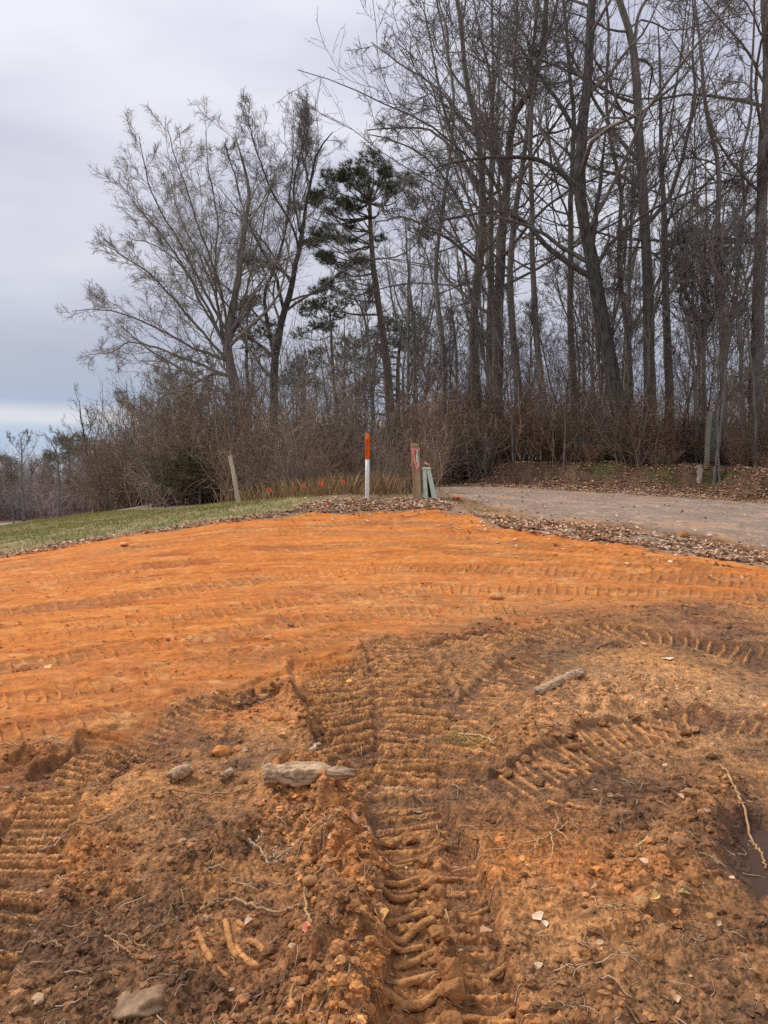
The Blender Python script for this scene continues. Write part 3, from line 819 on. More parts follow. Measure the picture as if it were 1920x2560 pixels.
px_tree(17, 'left-hand of the two dark trunks standing close together at the middle of the wood', 31.5,
        [[(1196, 1150), (1192, 980), (1188, 820), (1200, 650), (1208, 480), (1195, 330), (1165, 180), (1150, 40), (1120, -150)],
         [(1204, 600), (1120, 470), (1050, 400), (980, 360), (925, 345)],
         [(1200, 680), (1100, 600), (1020, 560), (940, 560)],
         [(1208, 500), (1225, 330), (1250, 150), (1260, -80)]], .36, .10, 0, .05, er=.5, group=G_W, spread=1.5, lv=(13, 7, 5, 2), t0=.25, ang=58, up=.035, ratio=.5, cw=.17)
px_tree(18, 'grey trunk with pale lichen patches low down, two trees right of the dark pair', 28.5,
        [[(1308, 1165), (1300, 1020), (1285, 880), (1275, 700), (1290, 520), (1320, 350), (1330, 150), (1350, -100)],
         [(1285, 560), (1240, 430), (1215, 250)]], .25, .08, .8, .05, er=.5, group=G_W, lv=(13, 7, 5, 2), t0=.3, ang=58, ratio=.5, cw=.17)
px_tree(19, 'slim grey trunk curving left, midway between the dark pair and the leaning tree', 27.8,
        [[(1368, 1168), (1360, 1020), (1340, 860), (1328, 700), (1325, 520), (1325, 330), (1345, 170), (1395, 10), (1420, -180)],
         [(1325, 420), (1310, 200), (1290, 20)]], .21, .07, .4, .05, er=.5, group=G_W, lv=(13, 7, 5, 2), t0=.35, ang=58, ratio=.5, cw=.17)
px_tree(20, 'mid-grey upright trunk just left of the leaning tree, its foot hidden in brush', 29.5,
        [[(1432, 1155), (1436, 1000), (1430, 820), (1424, 640), (1430, 460), (1440, 320), (1425, 120), (1400, -120)],
         [(1428, 560), (1385, 400), (1370, 220), (1360, 60)]], .24, .08, .5, .05, er=.5, group=G_W, lv=(13, 7, 5, 2), t0=.35, ang=58, ratio=.5, cw=.17)
px_tree(21, 'slender S-curved trunk seen just behind the dark leaning tree', 30,
        [[(1572, 1150), (1576, 980), (1570, 840), (1552, 700), (1548, 590), (1552, 480), (1530, 380), (1515, 250), (1520, 90), (1500, -120)],
         [(1548, 620), (1590, 540), (1620, 440)]], .19, .06, .3, .04, er=.5, group=G_W, lv=(10, 8, 6, 3), t0=.4, ang=58, ratio=.2)
px_tree(22, 'thin leaning stem left of the dark pair, above the wooden number post', 30,
        [[(1112, 1150), (1112, 980), (1106, 820), (1095, 660), (1110, 480), (1130, 300), (1110, 120), (1080, -60)],
         [(1102, 740), (1060, 600), (1020, 500)]], .17, .05, .4, .06, er=.6, group=G_W, lv=(12, 8, 7, 4), t0=.3, ang=58, ratio=.5, cw=.17)
px_tree(23, 'forked slim tree standing left of the tall pine trunk', 33,
        [[(938, 1165), (932, 1020), (925, 900), (912, 800), (880, 730), (850, 690)],
         [(925, 900), (918, 780), (905, 690), (890, 640)]], .17, .05, .4, .05, er=.8, group=G_W, lv=(10, 8, 6, 3), t0=.3, ang=58, ratio=.3)
px_tree(24, 'young slim tree with a few brown leaves, behind the grey post on the bank', 25.5,
        [[(1742, 1130), (1735, 960), (1718, 820), (1700, 740), (1712, 600), (1730, 420), (1740, 250)],
         [(1735, 980), (1760, 800), (1775, 640), (1790, 450)]], .10, .03, .3, .05, er=.8, group=G_W, lv=(12, 8, 6, 3), leaves=260, t0=.25, ang=58, ratio=.3)
px_tree(25, 'spreading low tree far back in the gap left of the number post', 62,
        [[(1062, 1120), (1062, 1040), (1066, 980), (1072, 900), (1080, 840)],
         [(1064, 1000), (1040, 940), (1020, 890)], [(1066, 980), (1100, 930), (1120, 880)], [(1065, 960), (1050, 900), (1048, 850)]], .42, .1, 0, .08, er=.6, group=G_W,
        lv=(9, 8, 6, 3), t0=.2, ang=58, ratio=.5, cw=.17, thick=2)
px_tree(26, 'thin pale stem leaning right, close behind the leaning dark tree foot', 26.5,
        [[(1508, 1150), (1506, 1000), (1500, 880), (1488, 760), (1470, 640), (1455, 560)]], .12, .03, .3, .06, group=G_W, lv=(14, 8, 6, 3), t0=.3, ang=58, ratio=.5, cw=.17)

# ---------------- the big spreading trees left of the marker
G_L = 'big bare trees left of the pine'
K = lambda L: [(100 + .683 * x, 300 + .683 * y) for x, y in L]
px_tree(31, 'big grey many-limbed tree spreading far out to the left over the brush', 36,
        [K([(745, 1225), (738, 1100), (715, 980), (695, 880), (690, 800), (715, 650), (745, 450), (765, 260), (735, 130), (715, 60)]),
         K([(695, 860), (665, 640), (600, 430), (550, 250), (505, 90)]),
         K([(695, 880), (625, 640), (520, 430), (430, 240), (375, 60)]),
         K([(695, 850), (570, 620), (440, 430), (340, 310), (275, 210)]),
         K([(690, 870), (560, 740), (420, 570), (310, 500), (225, 455)]),
         K([(690, 880), (560, 830), (450, 770), (320, 710), (200, 675), (55, 668)]),
         K([(700, 930), (590, 880), (440, 830), (300, 790), (210, 830), (125, 835)]),
         K([(695, 840), (640, 560), (640, 350), (600, 150), (590, 10)]),
         K([(690, 820), (760, 560), (800, 400), (830, 230), (880, 190)]),
         K([(700, 950), (620, 930), (520, 960), (400, 990), (300, 1050)]),
         K([(690, 830), (600, 700), (500, 520), (380, 420), (270, 380)]),
         K([(690, 800), (650, 700), (560, 520), (460, 330), (430, 150)])],
        .46, .10, 0, .06, er=.42, group=G_L, spread=2.2, tw=TWIGP, lv=(17, 8, 7, 2), t0=.12, ang=36, up=.06, ratio=.44, cw=.15, a2=38, a3=38, a4=40, r2=.48, l3=.55, l4=.6, thick=.8, tip=.014)
K2 = lambda L: [(450 + .683 * x, 350 + .683 * y) for x, y in L]
px_tree(32, 'tall forked dark-stemmed tree right of the big spreading one, twin leaders', 38,
        [K2([(345, 1130), (342, 1000), (338, 880), (345, 790), (375, 640), (405, 520), (430, 400), (448, 300), (470, 170), (500, 50), (560, -30)]),
         K2([(338, 800), (312, 680), (302, 560), (320, 500), (352, 410), (378, 300), (392, 150), (400, 0), (395, -100)]),
         K2([(308, 600), (290, 480), (245, 370), (205, 270), (190, 150), (170, 20)]),
         K2([(432, 390), (400, 300), (340, 200), (300, 100), (275, -20)]),
         K2([(440, 340), (420, 200), (450, 60), (480, -80)]),
         K2([(470, 180), (440, 40), (470, -120)]),
         K2([(405, 520), (330, 450), (270, 440), (200, 420)])],
        .40, .11, 0, .05, er=.7, group=G_L, spread=1.2, mat=BARKD, lv=(17, 8, 7, 2), t0=.2, ang=38, up=.06, ratio=.44, cw=.15, a2=38, a3=38, a4=40, r2=.48, l3=.55, l4=.6, thick=.8, tip=.014)
px_tree(33, 'pale bushy grey tree behind the left edge of the brush', 55,
        [[(480, 1220), (470, 1120), (450, 1040), (430, 960), (410, 880)], [(470, 1120), (420, 1020), (370, 960), (330, 900)], [(465, 1100), (480, 980), (490, 880)],
         [(470, 1130), (400, 1060), (320, 1020), (260, 980)], [(460, 1060), (500, 1000), (530, 900)]], .3, .08, 0, .1, er=.6, group=G_L, spread=2, tw=TWIGP, lv=(12, 9, 7, 3), t0=.15, ang=50, ratio=.3, thick=1.7)

# ---------------- far single trees at the edge of the left field
G_F = 'bare trees at the far edge of the field'
px_tree(41, 'crooked bare tree standing alone at the foot of the far field edge', 60,
        [[(240, 1302), (234, 1260), (232, 1215), (222, 1170), (212, 1110), (205, 1060), (198, 1000)],
         [(232, 1210), (200, 1195), (175, 1190), (160, 1180)], [(228, 1240), (195, 1225), (185, 1200)], [(222, 1165), (190, 1130), (165, 1110), (150, 1080)], [(214, 1120), (225, 1070), (215, 1030)]],
        .27, .07, 0, .08, er=.55, group=G_F, spread=.6, lv=(8, 5, 4, 2), t0=.25, ang=50, ratio=.5, thick=1.2, mat=BARKD)
px_tree(42, 'far bare tree with pale broken limbs, left of the crooked lone tree', 95,
        [[(148, 1305), (148, 1240), (146, 1180), (142, 1140), (125, 1100), (105, 1080)], [(146, 1175), (160, 1130), (170, 1100)], [(146, 1185), (120, 1170), (110, 1150)], [(143, 1150), (140, 1110), (150, 1085)]],
        .36, .1, 0, .08, er=.7, group=G_F, tw=TWIGP, lv=(7, 5, 4, 2), t0=.3, ang=48, ratio=.5, thick=1.6)
px_tree(43, 'far bare tree rising above the treeline at the left edge of the photo', 100,
        [[(60, 1305), (58, 1240), (56, 1180), (54, 1130), (52, 1085)], [(56, 1190), (75, 1190), (85, 1170)], [(55, 1140), (35, 1110), (22, 1090)], [(55, 1135), (68, 1105), (70, 1080)]],
        .36, .1, 0, .08, er=.6, group=G_F, lv=(7, 5, 4, 2), t0=.3, ang=42, ratio=.5, thick=1.6)
px_tree(44, 'thin bare sapling standing in front of the far wood by the left edge', 48,
        [[(33, 1322), (27, 1260), (22, 1200), (14, 1150)], [(26, 1240), (40, 1190)]], .08, .02, 0, .05, er=.7, group=G_F, tw=TWIGP, lv=(10, 7, 5, 3), t0=.2, ang=45, ratio=.3, thick=1.1)

# ---------------- pines
def tufts(g, rng, pos, dirs, ln, n=14, wid=.010):
    m = len(pos)
    p = np.repeat(pos, n, 0); d = np.repeat(dirs, n, 0)
    v = nrm(d * .7 + rng.standard_normal(p.shape) * .62 + np.array([0, 0, .15])) * (ln * rng.uniform(.6, 1.15, len(p)))[:, None]
    s = nrm(np.cross(v, rng.standard_normal(p.shape))) * wid
    V = np.stack([p - s, p + s, p + v], 1).reshape(-1, 3)
    b = np.repeat(rng.uniform(.55, 1.6, m), n) * rng.uniform(.7, 1.3, m * n)
    wm = np.repeat(rng.uniform(0, 1, m), n)
    c = b[:, None] * np.stack([1 + .5 * wm, 1 + .15 * wm, 1 - .15 * wm], 1)
    g.add(V, None, np.arange(len(V)).reshape(-1, 3), np.repeat(c, 3, 0))

def pine(seed, label, d, trunk, r0, r1, clusters, cr=.75, ntuft=70, tl=.26, wid=.011, dz=1.3, group='pines among the bare trees', tint=None, nn=14):
    rng = RS(seed)
    T = plant(stem_px(trunk, d, 0, rng, 22, .03)); R = taper(T, r0 - r1, r1, .25)
    base = T[0].copy(); base[2] = gz(base[0], base[1])
    root = empty('pine_tree', base, label, 'tree', group)
    g = Geo(); g.tubes(T[None], R[None], 10, True, rng, .04); g.build('trunk', PINEBARK, root, base)
    bg_, ng = Geo(), Geo()
    for c in clusters:
        px, py = c[0], c[1]; s = (c[2] if len(c) > 2 else 1) * cr
        p = at(px, py, d + rng.normal(0, dz))
        hh = np.abs(T[:, 2] - (p[2] - .35 * np.linalg.norm(p[:2] - T[-1, :2]) * rng.uniform(.4, 1.2)))
        j = min(np.argmin(hh), len(T) - 3)
        a = T[j]; mid = (a + p) / 2 + np.array([0, 0, -.15 * np.linalg.norm(p - a)]) + rng.normal(0, .12, 3)
        B = resample([a, mid, p], 9)
        bg_.tubes(B[None], np.linspace(min(.055, R[j] * .5), .014, 9)[None], 5, False)
        n = int(ntuft * s / cr)
        u = nrm(rng.standard_normal((n, 3))) * (rng.uniform(.25, 1, n) ** .6)[:, None] * np.array([1.0, 1.0, .55]) * s
        q = p + u + np.array([0, 0, .1])
        # the twigs carrying the tufts
        k = rng.choice(n, min(n, 22), False)
        tw = np.stack([np.tile(p, (len(k), 1)), (p + q[k]) / 2 + rng.normal(0, .06, (len(k), 3)), q[k]], 1)
        bg_.tubes(tw, np.tile([[.014, .010, .006]], (len(k), 1)), 3, False)
        tufts(ng, rng, q, nrm(u + np.array([0, 0, .25])), tl, nn, wid)
    # dead side limbs under the crown
    P1, R1 = grow(rng, T[None], R[None], 12, .35, .8, 80, 12, .12, 6, .22, .02, .2, .5)
    bg_.tubes(P1, np.maximum(R1, .012), 4, False)
    P2, R2 = grow(rng, P1, R1, 5, .3, 1, 50, 15, .4, 4, .6, .03, .25, .2)
    bg_.ribbons(P2, np.maximum(R2, .007), rng)
    bg_.build('limbs', PINEBARK, root, base)
    V, Fc, C = ng.arrays()
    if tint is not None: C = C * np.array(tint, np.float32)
    mesh_obj('needles', V, Fc, NEEDLE, root, False, cols=C, base=base)
    return root
def KP(L): return [(450 + .683 * a[0], 350 + .683 * a[1]) + tuple(a[2:]) for a in L]
def halo(rng, L, n, sx, sy):
    out = []
    for a in L:
        for k in range(n): out.append((a[0] + rng.normal(0, sx), a[1] + rng.normal(0, sy), rng.uniform(.5, .9)))
    return out
_r = RS(77)
_c = KP([(690, 80, 1.3), (740, 100, 1.2), (625, 110, 1.3), (590, 140, 1.2), (660, 130, 1.2), (545, 175, 1.1), (505, 210, .9), (560, 215, 1.1), (640, 245, 1.1), (600, 235, .9), (555, 275, 1.1), (710, 160, 1.1),
         (820, 150, 1.0), (850, 165, .8), (785, 190, .9), (760, 130, 1.0), (475, 230, .7), (500, 345, 1.0), (540, 330, 1.0), (575, 355, 1.0), (620, 375, .9), (730, 370, .8), (470, 390, .8), (520, 430, 1.0), (550, 455, .9),
         (600, 470, .9), (660, 455, .8), (540, 530, 1.0), (500, 560, .9), (640, 180, 1.0), (690, 200, .8)])
pine(51, 'tall pine with a flat-topped dark green crown right of the big bare trees', 42,
     KP([(795, 1190), (775, 1050), (762, 880), (742, 700), (718, 540), (702, 400), (694, 250), (690, 130)]), .30, .07, [(a[0], a[1], a[2] * .8) for a in _c] + halo(_r, _c, 1, 32, 26), cr=.64, ntuft=62, tl=.3)
_c = KP([(550, 570, .9), (500, 610, 1), (560, 620, 1), (605, 555, .9), (520, 680, 1), (450, 615, .8), (440, 715, .8), (580, 650, .8), (490, 690, .7), (545, 690, .8), (470, 640, .7), (610, 600, .7)])
pine(52, 'smaller thin-stemmed pine standing left of the tall pine', 50, KP([(582, 1120), (575, 1000), (562, 860), (555, 740), (550, 640), (548, 590)]), .17, .04, _c, cr=.85, ntuft=60, tl=.28, wid=.013)
_c = KP([(255, 600, .9), (230, 615, .8), (275, 590, .8), (240, 660, .9), (300, 690, .9), (270, 715, .9), (345, 675, .8), (260, 760, .9), (300, 790, .8), (230, 720, .8), (330, 720, .7)])
pine(53, 'dark pine partly hidden behind the big spreading bare tree', 58, KP([(255, 1120), (250, 950), (245, 800), (248, 600)]), .22, .05, _c, cr=1.0, ntuft=60, tl=.32, wid=.016)
_c = KP([(830, 650, 1.2), (790, 670, 1.1), (870, 670, 1), (760, 700, 1), (840, 700, 1.2), (900, 720, 1), (690, 740, 1), (640, 750, 1), (720, 770, 1), (800, 740, 1), (620, 800, 1), (880, 770, .9), (680, 820, .9), (600, 760, .8), (660, 900, .9), (610, 860, .9), (640, 960, .9), (700, 880, .8)])
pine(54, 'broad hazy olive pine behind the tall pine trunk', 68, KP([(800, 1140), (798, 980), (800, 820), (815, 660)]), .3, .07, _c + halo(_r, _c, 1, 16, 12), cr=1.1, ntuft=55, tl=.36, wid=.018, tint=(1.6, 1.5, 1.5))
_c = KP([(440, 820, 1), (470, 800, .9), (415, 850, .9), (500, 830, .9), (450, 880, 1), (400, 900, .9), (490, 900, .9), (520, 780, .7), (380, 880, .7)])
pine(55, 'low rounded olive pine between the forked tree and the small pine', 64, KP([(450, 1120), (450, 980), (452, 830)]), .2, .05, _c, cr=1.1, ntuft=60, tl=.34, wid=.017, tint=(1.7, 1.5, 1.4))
_c = [(1880, 950, 1.2), (1900, 930, 1), (1850, 965, 1), (1920, 960, 1.2), (1870, 990, 1), (1830, 985, .9), (1905, 1000, 1)]
pine(56, 'dark olive evergreen low behind the thick right-edge trunk', 60, [(1885, 1130), (1885, 1040), (1885, 940)], .2, .05, _c, cr=1.3, ntuft=80, tl=.34, wid=.018, tint=(1.5, 1.4, 1.2))
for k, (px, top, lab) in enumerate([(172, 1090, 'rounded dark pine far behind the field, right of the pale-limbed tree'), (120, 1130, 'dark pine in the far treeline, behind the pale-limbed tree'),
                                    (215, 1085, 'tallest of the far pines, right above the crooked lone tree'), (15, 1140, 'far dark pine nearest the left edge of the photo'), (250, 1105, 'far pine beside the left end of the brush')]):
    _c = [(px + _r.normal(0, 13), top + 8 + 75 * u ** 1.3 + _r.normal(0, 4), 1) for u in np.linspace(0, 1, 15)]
    pine(60 + k, lab, 128 + 3 * k, [(px, 1300), (px + 2, 1200), (px, top + 10)], .3, .08, _c, cr=1.3, ntuft=40, tl=.6, wid=.03, dz=1.8, tint=(1.9, 1.7, 1.9), group='pines in the far treeline', nn=9)  # needle tint made paler: distance haze put into the colour
# bright green cedar low in the brush behind the leaning stake
_c = [(500 + _r.normal(0, 45), 1185 + _r.normal(0, 32), .9) for k in range(26)]
rt = pine(71, 'soft green cedar bush low in the brown brush behind the leaning wooden stake', 30, [(500, 1262), (500, 1200), (498, 1130)], .06, .02, _c, cr=.55, ntuft=55, tl=.14, wid=.007, dz=.4, tint=(1.2, 1.0, .8), nn=8)
rt.name = 'cedar_bush'; rt['category'] = 'bush'; del rt['group']
_c = [(1215 + _r.normal(0, 12), 1010 + _r.normal(0, 20), .7) for k in range(4)]

# ---------------- copies of plainer trees filling the wood behind
def proto_tree(seed, h, lean, forks, r0, lv=(10, 6, 4, 2), thick=1.5, ratio=.38):
    rng = RS(seed)
    P = np.array([[0, 0, -.15], [lean * .1, 0, h * .25], [lean * .4, lean * .2, h * .55], [lean * .8, 0, h * .8], [lean, .1, h]])
    S = [resample(P, 20)]; S[0] += np.cumsum(rng.standard_normal((20, 3)) * .05, 0) * np.linspace(0, 1, 20)[:, None]
    R = [taper(S[0], r0, .03)]
    for k in range(forks):
        j = rng.integers(7, 13); a = rng.uniform(0, 6.28); l = h * (1 - j / 20) * .9
        Q = resample([S[0][j], S[0][j] + np.array([math.cos(a) * l * .2, math.sin(a) * l * .2, l * .4]), S[0][j] + np.array([math.cos(a) * l * .33, math.sin(a) * l * .33, l])], 14)
        S.append(Q); R.append(taper(Q, R[0][j] * .7, .02, 0))
    g = Geo()
    for T, rr in zip(S, R): g.tubes(T[None], rr[None], 7, False, rng, .04)
    c, _ = crown(rng, S, R, lv=lv, t0=.3, ang=48, ratio=ratio, thick=thick)
    return g, c
PRO = [proto_tree(201, 17, .8, 2, .14, thick=1.1), proto_tree(202, 14, -1.2, 1, .11, thick=1.1), proto_tree(203, 19, .3, 3, .16, thick=1.1), proto_tree(204, 10, .9, 1, .034, (12, 6, 5, 3), 1.0, .42)]
def mk_proto(k, lab, grp):
    root = empty('bare_tree', (0, 0, 0), lab, 'tree', grp)
    PRO[k][0].build('trunk', BARK, root); PRO[k][1].build('crown', TWIG, root); return root
def copy_tree(o, loc, rz, s, lab=None, grp=None):
    r = o.copy(); COL.objects.link(r); r.location = loc; r.rotation_euler = (0, 0, rz); r.scale = (s,) * 3
    if lab: r['label'] = lab
    if grp: r['group'] = grp
    for ch in list(o.children):
        c = ch.copy(); COL.objects.link(c); c.parent = r
    return r
GB = 'plain bare trees deep in the wood'
LB = 'plain bare tree deep in the wood behind the larger trunks'
roots = [mk_proto(k, LB, GB) for k in range(4)]
used = [False] * 4
rng = RS(5)
spots = []
for k in range(24):
    d = rng.uniform(33, 66); px = rng.uniform(1010, 1560) if k < 17 else rng.uniform(1560, 2150); spots.append((px, d))
for k in range(20):
    spots.append((rng.uniform(600, 1010), rng.uniform(44, 70)))
for k, (px, d) in enumerate(spots):
    q = int(rng.integers(0, 4)); x = (px - CX) / F * d
    s = rng.uniform(.75, 1.1) * (.62 if px < 1010 else 1)
    loc = (x, d, gz(x, d)); rz = rng.uniform(0, 6.28)
    if not used[q]:
        used[q] = True; roots[q].location = loc; roots[q].rotation_euler = (0, 0, rz); roots[q].scale = (s,) * 3
    else:
        copy_tree(roots[q], loc, rz, s)
GS = 'thin saplings along the bank beyond the road'
LS = 'thin bare sapling rising from the brush along the far bank of the road'
first = True
for k in range(26):
    px = rng.uniform(1080, 1960); d = np.interp(px, [1000, 1110, 1300, 1500, 1700, 1920, 2300], [28, 27, 25, 23.5, 22, 20, 17.5]) + rng.uniform(1.6, 7)
    x = (px - CX) / F * d; loc = (x, d, gz(x, d))
    c_ = copy_tree(roots[3], loc, rng.uniform(0, 6.28), rng.uniform(.4, .8), LS, GS); c_.rotation_euler.x = rng.normal(0, .1); c_.rotation_euler.y = rng.normal(0, .1)

# ------------------------------------------------------------------ brush (nobody could count its stems)
def shrub_proto(seed, h, nst, spread, lv):
    rng = RS(seed)
    a = rng.uniform(0, 6.28, nst); l = rng.uniform(.5, 1, nst) * h
    P = np.zeros((nst, 6, 3)); s = np.linspace(0, 1, 6)
    P[:, :, 0] = np.cos(a)[:, None] * (spread * s ** 1.2 * l[:, None]) + rng.normal(0, .25, nst)[:, None]
    P[:, :, 1] = np.sin(a)[:, None] * (spread * s ** 1.2 * l[:, None]) + rng.normal(0, .25, nst)[:, None]
    P[:, :, 2] = l[:, None] * s - .05
    P[:, 1:] += np.cumsum(rng.normal(0, .05 * h, (nst, 5, 3)), 1) * np.array([1, 1, .5])
    R = np.linspace(.016, .005, 6)[None] * rng.uniform(.6, 1.5, nst)[:, None]
    g = Geo(); g.tubes(P, R, 3, False, col=np.tile(rng.uniform(.7, 1.5, nst)[:, None], (1, 3)))
    P2, R2 = grow(rng, P, R, lv[0], .06, 1, 38, 16, .6, 6, .6, .04, .2, .3)
    R2 = np.maximum(R2, .0042); g.ribbons(P2, R2, rng, np.tile(rng.uniform(.6, 1.5, len(P2))[:, None], (1, 3)))
    P3, R3 = grow(rng, P2, R2, lv[1], .05, 1, 42, 16, .6, 4, .8, .02, .22, .2)
    R3 = np.maximum(R3, .0036); g.ribbons(P3, R3, rng, np.tile(rng.uniform(.6, 1.6, len(P3))[:, None], (1, 3)))
    return g.arrays()
SH = [shrub_proto(301, 2.4, 20, .45, (8, 4)), shrub_proto(302, 1.8, 22, .6, (8, 4)), shrub_proto(303, 3.0, 18, .25, (9, 4)), shrub_proto(304, 1.2, 24, .7, (7, 4)), shrub_proto(305, 4.6, 9, .16, (10, 5)), shrub_proto(306, 3.6, 8, .3, (11, 5))]
def brush(name, label, spots, mat, tint, tall=.4):
    rng = RS(9); g = Geo()
    xs = np.array([s[0] for s in spots]); ys = np.array([s[1] for s in spots]); zs = gz(xs, ys)
    for k, (x, y, s) in enumerate(spots):
        V, Fc, C = SH[int(rng.integers(4, 6)) if rng.uniform() < tall else int(rng.integers(0, 4))]
        a = rng.uniform(0, 6.28); ca, sa = math.cos(a), math.sin(a)
        sz = s * rng.uniform(.8, 1.2)
        W_ = np.stack([(V[:, 0] * ca - V[:, 1] * sa) * s + x, (V[:, 0] * sa + V[:, 1] * ca) * s + y, V[:, 2] * sz + zs[k]], 1)
        t = np.array(tint) * rng.uniform(.65, 1.35) * (1 + np.array([.10, 0, -.08]) * rng.normal())
        qs = [f for f in Fc if f.shape[1] == 4]; ts = [f for f in Fc if f.shape[1] == 3]
        g.add(W_, qs[0] if qs else None, ts[0] if ts else None, C * t)
    o = g.build(name, mat)
    tag(o, label, 'brush', None, 'stuff')
rng = RS(15)
sp = []
def line_spots(pts, n, wid, smin, smax):
    P = np.array(pts, float)
    for k in range(n):
        u = rng.uniform(0, len(P) - 1); i = int(u); f = u - i
        if i >= len(P) - 1: i, f = len(P) - 2, 1
        p = P[i] * (1 - f) + P[i + 1] * f
        sp.append((p[0] + rng.normal(0, wid), p[1] + abs(rng.normal(0, wid)) * 1.6, rng.uniform(smin, smax) * (p[2] if len(p) > 2 else 1)))
# hedgerow on the left: from the marker back along the grass
hx = lambda px, d: ((px - CX) / F * d, d)
line_spots([(*hx(1010, 19.5), .6), (*hx(900, 21), .7), (*hx(760, 24), .85), (*hx(640, 27.5), 1.15), (*hx(520, 31), 1.45), (*hx(420, 37), 1.7), (*hx(330, 46), 1.9), (*hx(265, 58), 2.0)], 105, .9, .75, 1.2)
line_spots([(*hx(1060, 27), 1.1), (*hx(960, 25), 1.0), (*hx(760, 29), 1.3), (*hx(600, 34), 1.6), (*hx(430, 44), 2.0), (*hx(300, 58), 2.2)], 70, 1.6, .8, 1.25)
brush('brush', 'dense brown leafless brush along the left side behind the grass', sp, BRUSHM, (1, 1, 1))
sp = []
for k in range(260):
    px = rng.uniform(1040, 2120); d = np.interp(px, [1000, 1110, 1300, 1500, 1700, 1920, 2300], [28, 27, 25, 23.5, 22, 20, 17.5]) + 2.0 + abs(rng.normal(0, 4.5)); x, y = hx(px, d); s_ = rng.uniform(.35, 1.1); s_ *= .55 if 1690 < px < 1960 and d < 26 else 1
    if not (1690 < px < 1830 and d < 25.2): sp.append((x, y, s_))
for k in range(26):
    d = rng.uniform(28, 33); px = rng.uniform(960, 1120); x, y = hx(px, d); sp.append((x, y, rng.uniform(.7, 1.2)))
brush('brush', 'dark tangled undergrowth under the trees beyond the road', sp, BRUSHM, (1.0, .95, .90))
sp = []
for k in range(75):
    d = rng.uniform(36, 75); px = rng.uniform(820, 2200); x, y = hx(px, d); sp.append((x, y, rng.uniform(1.3, 2.6)))
brush('brush', 'hazy brown undergrowth deep in the wood', sp, BRUSHM, (.85, .82, .8))
# far wood across the field: one mass
rng = RS(21)
g = Geo(); V1, F1, C1 = SH[2]; V2, F2, C2 = SH[0]
sp = []
for k in range(190):
    d = rng.uniform(108, 150); px = rng.uniform(-420, 330); x, y = hx(px, d); sp.append((x, y, rng.uniform(1.9, 3.0)))
brush('far_wood', 'brown leafless far wood across the field at the left', sp, mat_simple('far_twigs', (.30, .235, .20), .9, .3, 1, 0, 1, True), (1, 1, 1.05), .8)

# ------------------------------------------------------------------ posts, marker, pedestal
def frustum_box(g, c, w0, d0, w1, d1, z0, z1, bev=.01, rz=0, lean=(0, 0), col=None, seg=1, rng=None, rough=0):
    """a bevelled tapering box"""
    n = 8; rings = []
    zs = np.linspace(z0, z1, seg + 1)
    zz = [zs[0]] + list(zs[1:-1]) + [z1 - bev, z1]
    for k, z in enumerate(zz):
        f = (z - z0) / (z1 - z0); w_ = w0 + (w1 - w0) * f; d_ = d0 + (d1 - d0) * f
        b = bev; i = bev if k == len(zz) - 1 else 0
        w_, d_ = w_ / 2 - i, d_ / 2 - i
        pts = np.array([(-w_ + b, -d_), (w_ - b, -d_), (w_, -d_ + b), (w_, d_ - b), (w_ - b, d_), (-w_ + b, d_), (-w_, d_ - b), (-w_, -d_ + b)])
        if rough: pts = pts + rng.normal(0, rough, pts.shape)
        ca, sa = math.cos(rz), math.sin(rz)
        rings.append(np.c_[pts[:, 0] * ca - pts[:, 1] * sa + c[0] + lean[0] * f, pts[:, 0] * sa + pts[:, 1] * ca + c[1] + lean[1] * f, np.full(n, c[2] + z)])
    V = np.vstack(rings); m = len(rings)
    q = [(k * n + j, k * n + (j + 1) % n, (k + 1) * n + (j + 1) % n, (k + 1) * n + j) for k in range(m - 1) for j in range(n)]
    cen = V[-n:].mean(0); V = np.vstack([V, cen]); t = [((m - 1) * n + j, (m - 1) * n + (j + 1) % n, m * n) for j in range(n)]
    g.add(V, q, t, col)

WOOD = mat_simple('weathered_post_wood', (.36, .25, .145), .9, .4, 9, .6, 30, True, (1, 1, .08), .008, col2=(.52, .39, .24))
WOODG = mat_simple('grey_post_wood', (.38, .335, .26), .9, .4, 9, .6, 30, True, (1, 1, .1), .008)
ORG = mat_simple('orange_plastic', (.80, .13, .015), .45, .12, 6, .1, 30)
WHT = mat_simple('scuffed_white_plastic', (.74, .74, .72), .5, .16, 14, .15, 40)
BLK = mat_simple('black_print', (.02, .02, .02), .6, .2, 10, 0)
PINK = mat_simple('pink_ribbon', (.90, .30, .29), .5, .12, 20, .15, 40)
GRN = mat_simple('pale_green_metal', (.54, .66, .55), .55, .16, 7, .15, 40, True)
GRYM = mat_simple('grey_green_metal', (.20, .205, .17), .55, .25, 6, .2, 30)
PALE = mat_simple('white_digits', (.85, .85, .80), .6, .15, 20, 0)

def lathe(g, prof, c, m=20, lean=(0, 0), H=1):
    K_ = len(prof); P = np.array([[c[0] + lean[0] * z / H, c[1] + lean[1] * z / H, c[2] + z] for r, z in prof]); R = np.array([r for r, z in prof])
    th = np.linspace(0, 2 * np.pi, m, endpoint=False)
    V = P[:, None] + R[:, None, None] * np.stack([np.cos(th), np.sin(th), 0 * th], 1)[None]
    V = V.reshape(-1, 3)
    q = [(k * m + j, k * m + (j + 1) % m, (k + 1) * m + (j + 1) % m, (k + 1) * m + j) for k in range(K_ - 1) for j in range(m)]
    V = np.vstack([V, P[-1]]); t = [((K_ - 1) * m + j, (K_ - 1) * m + (j + 1) % m, len(V) - 1) for j in range(m)]
    g.add(V, q, t)

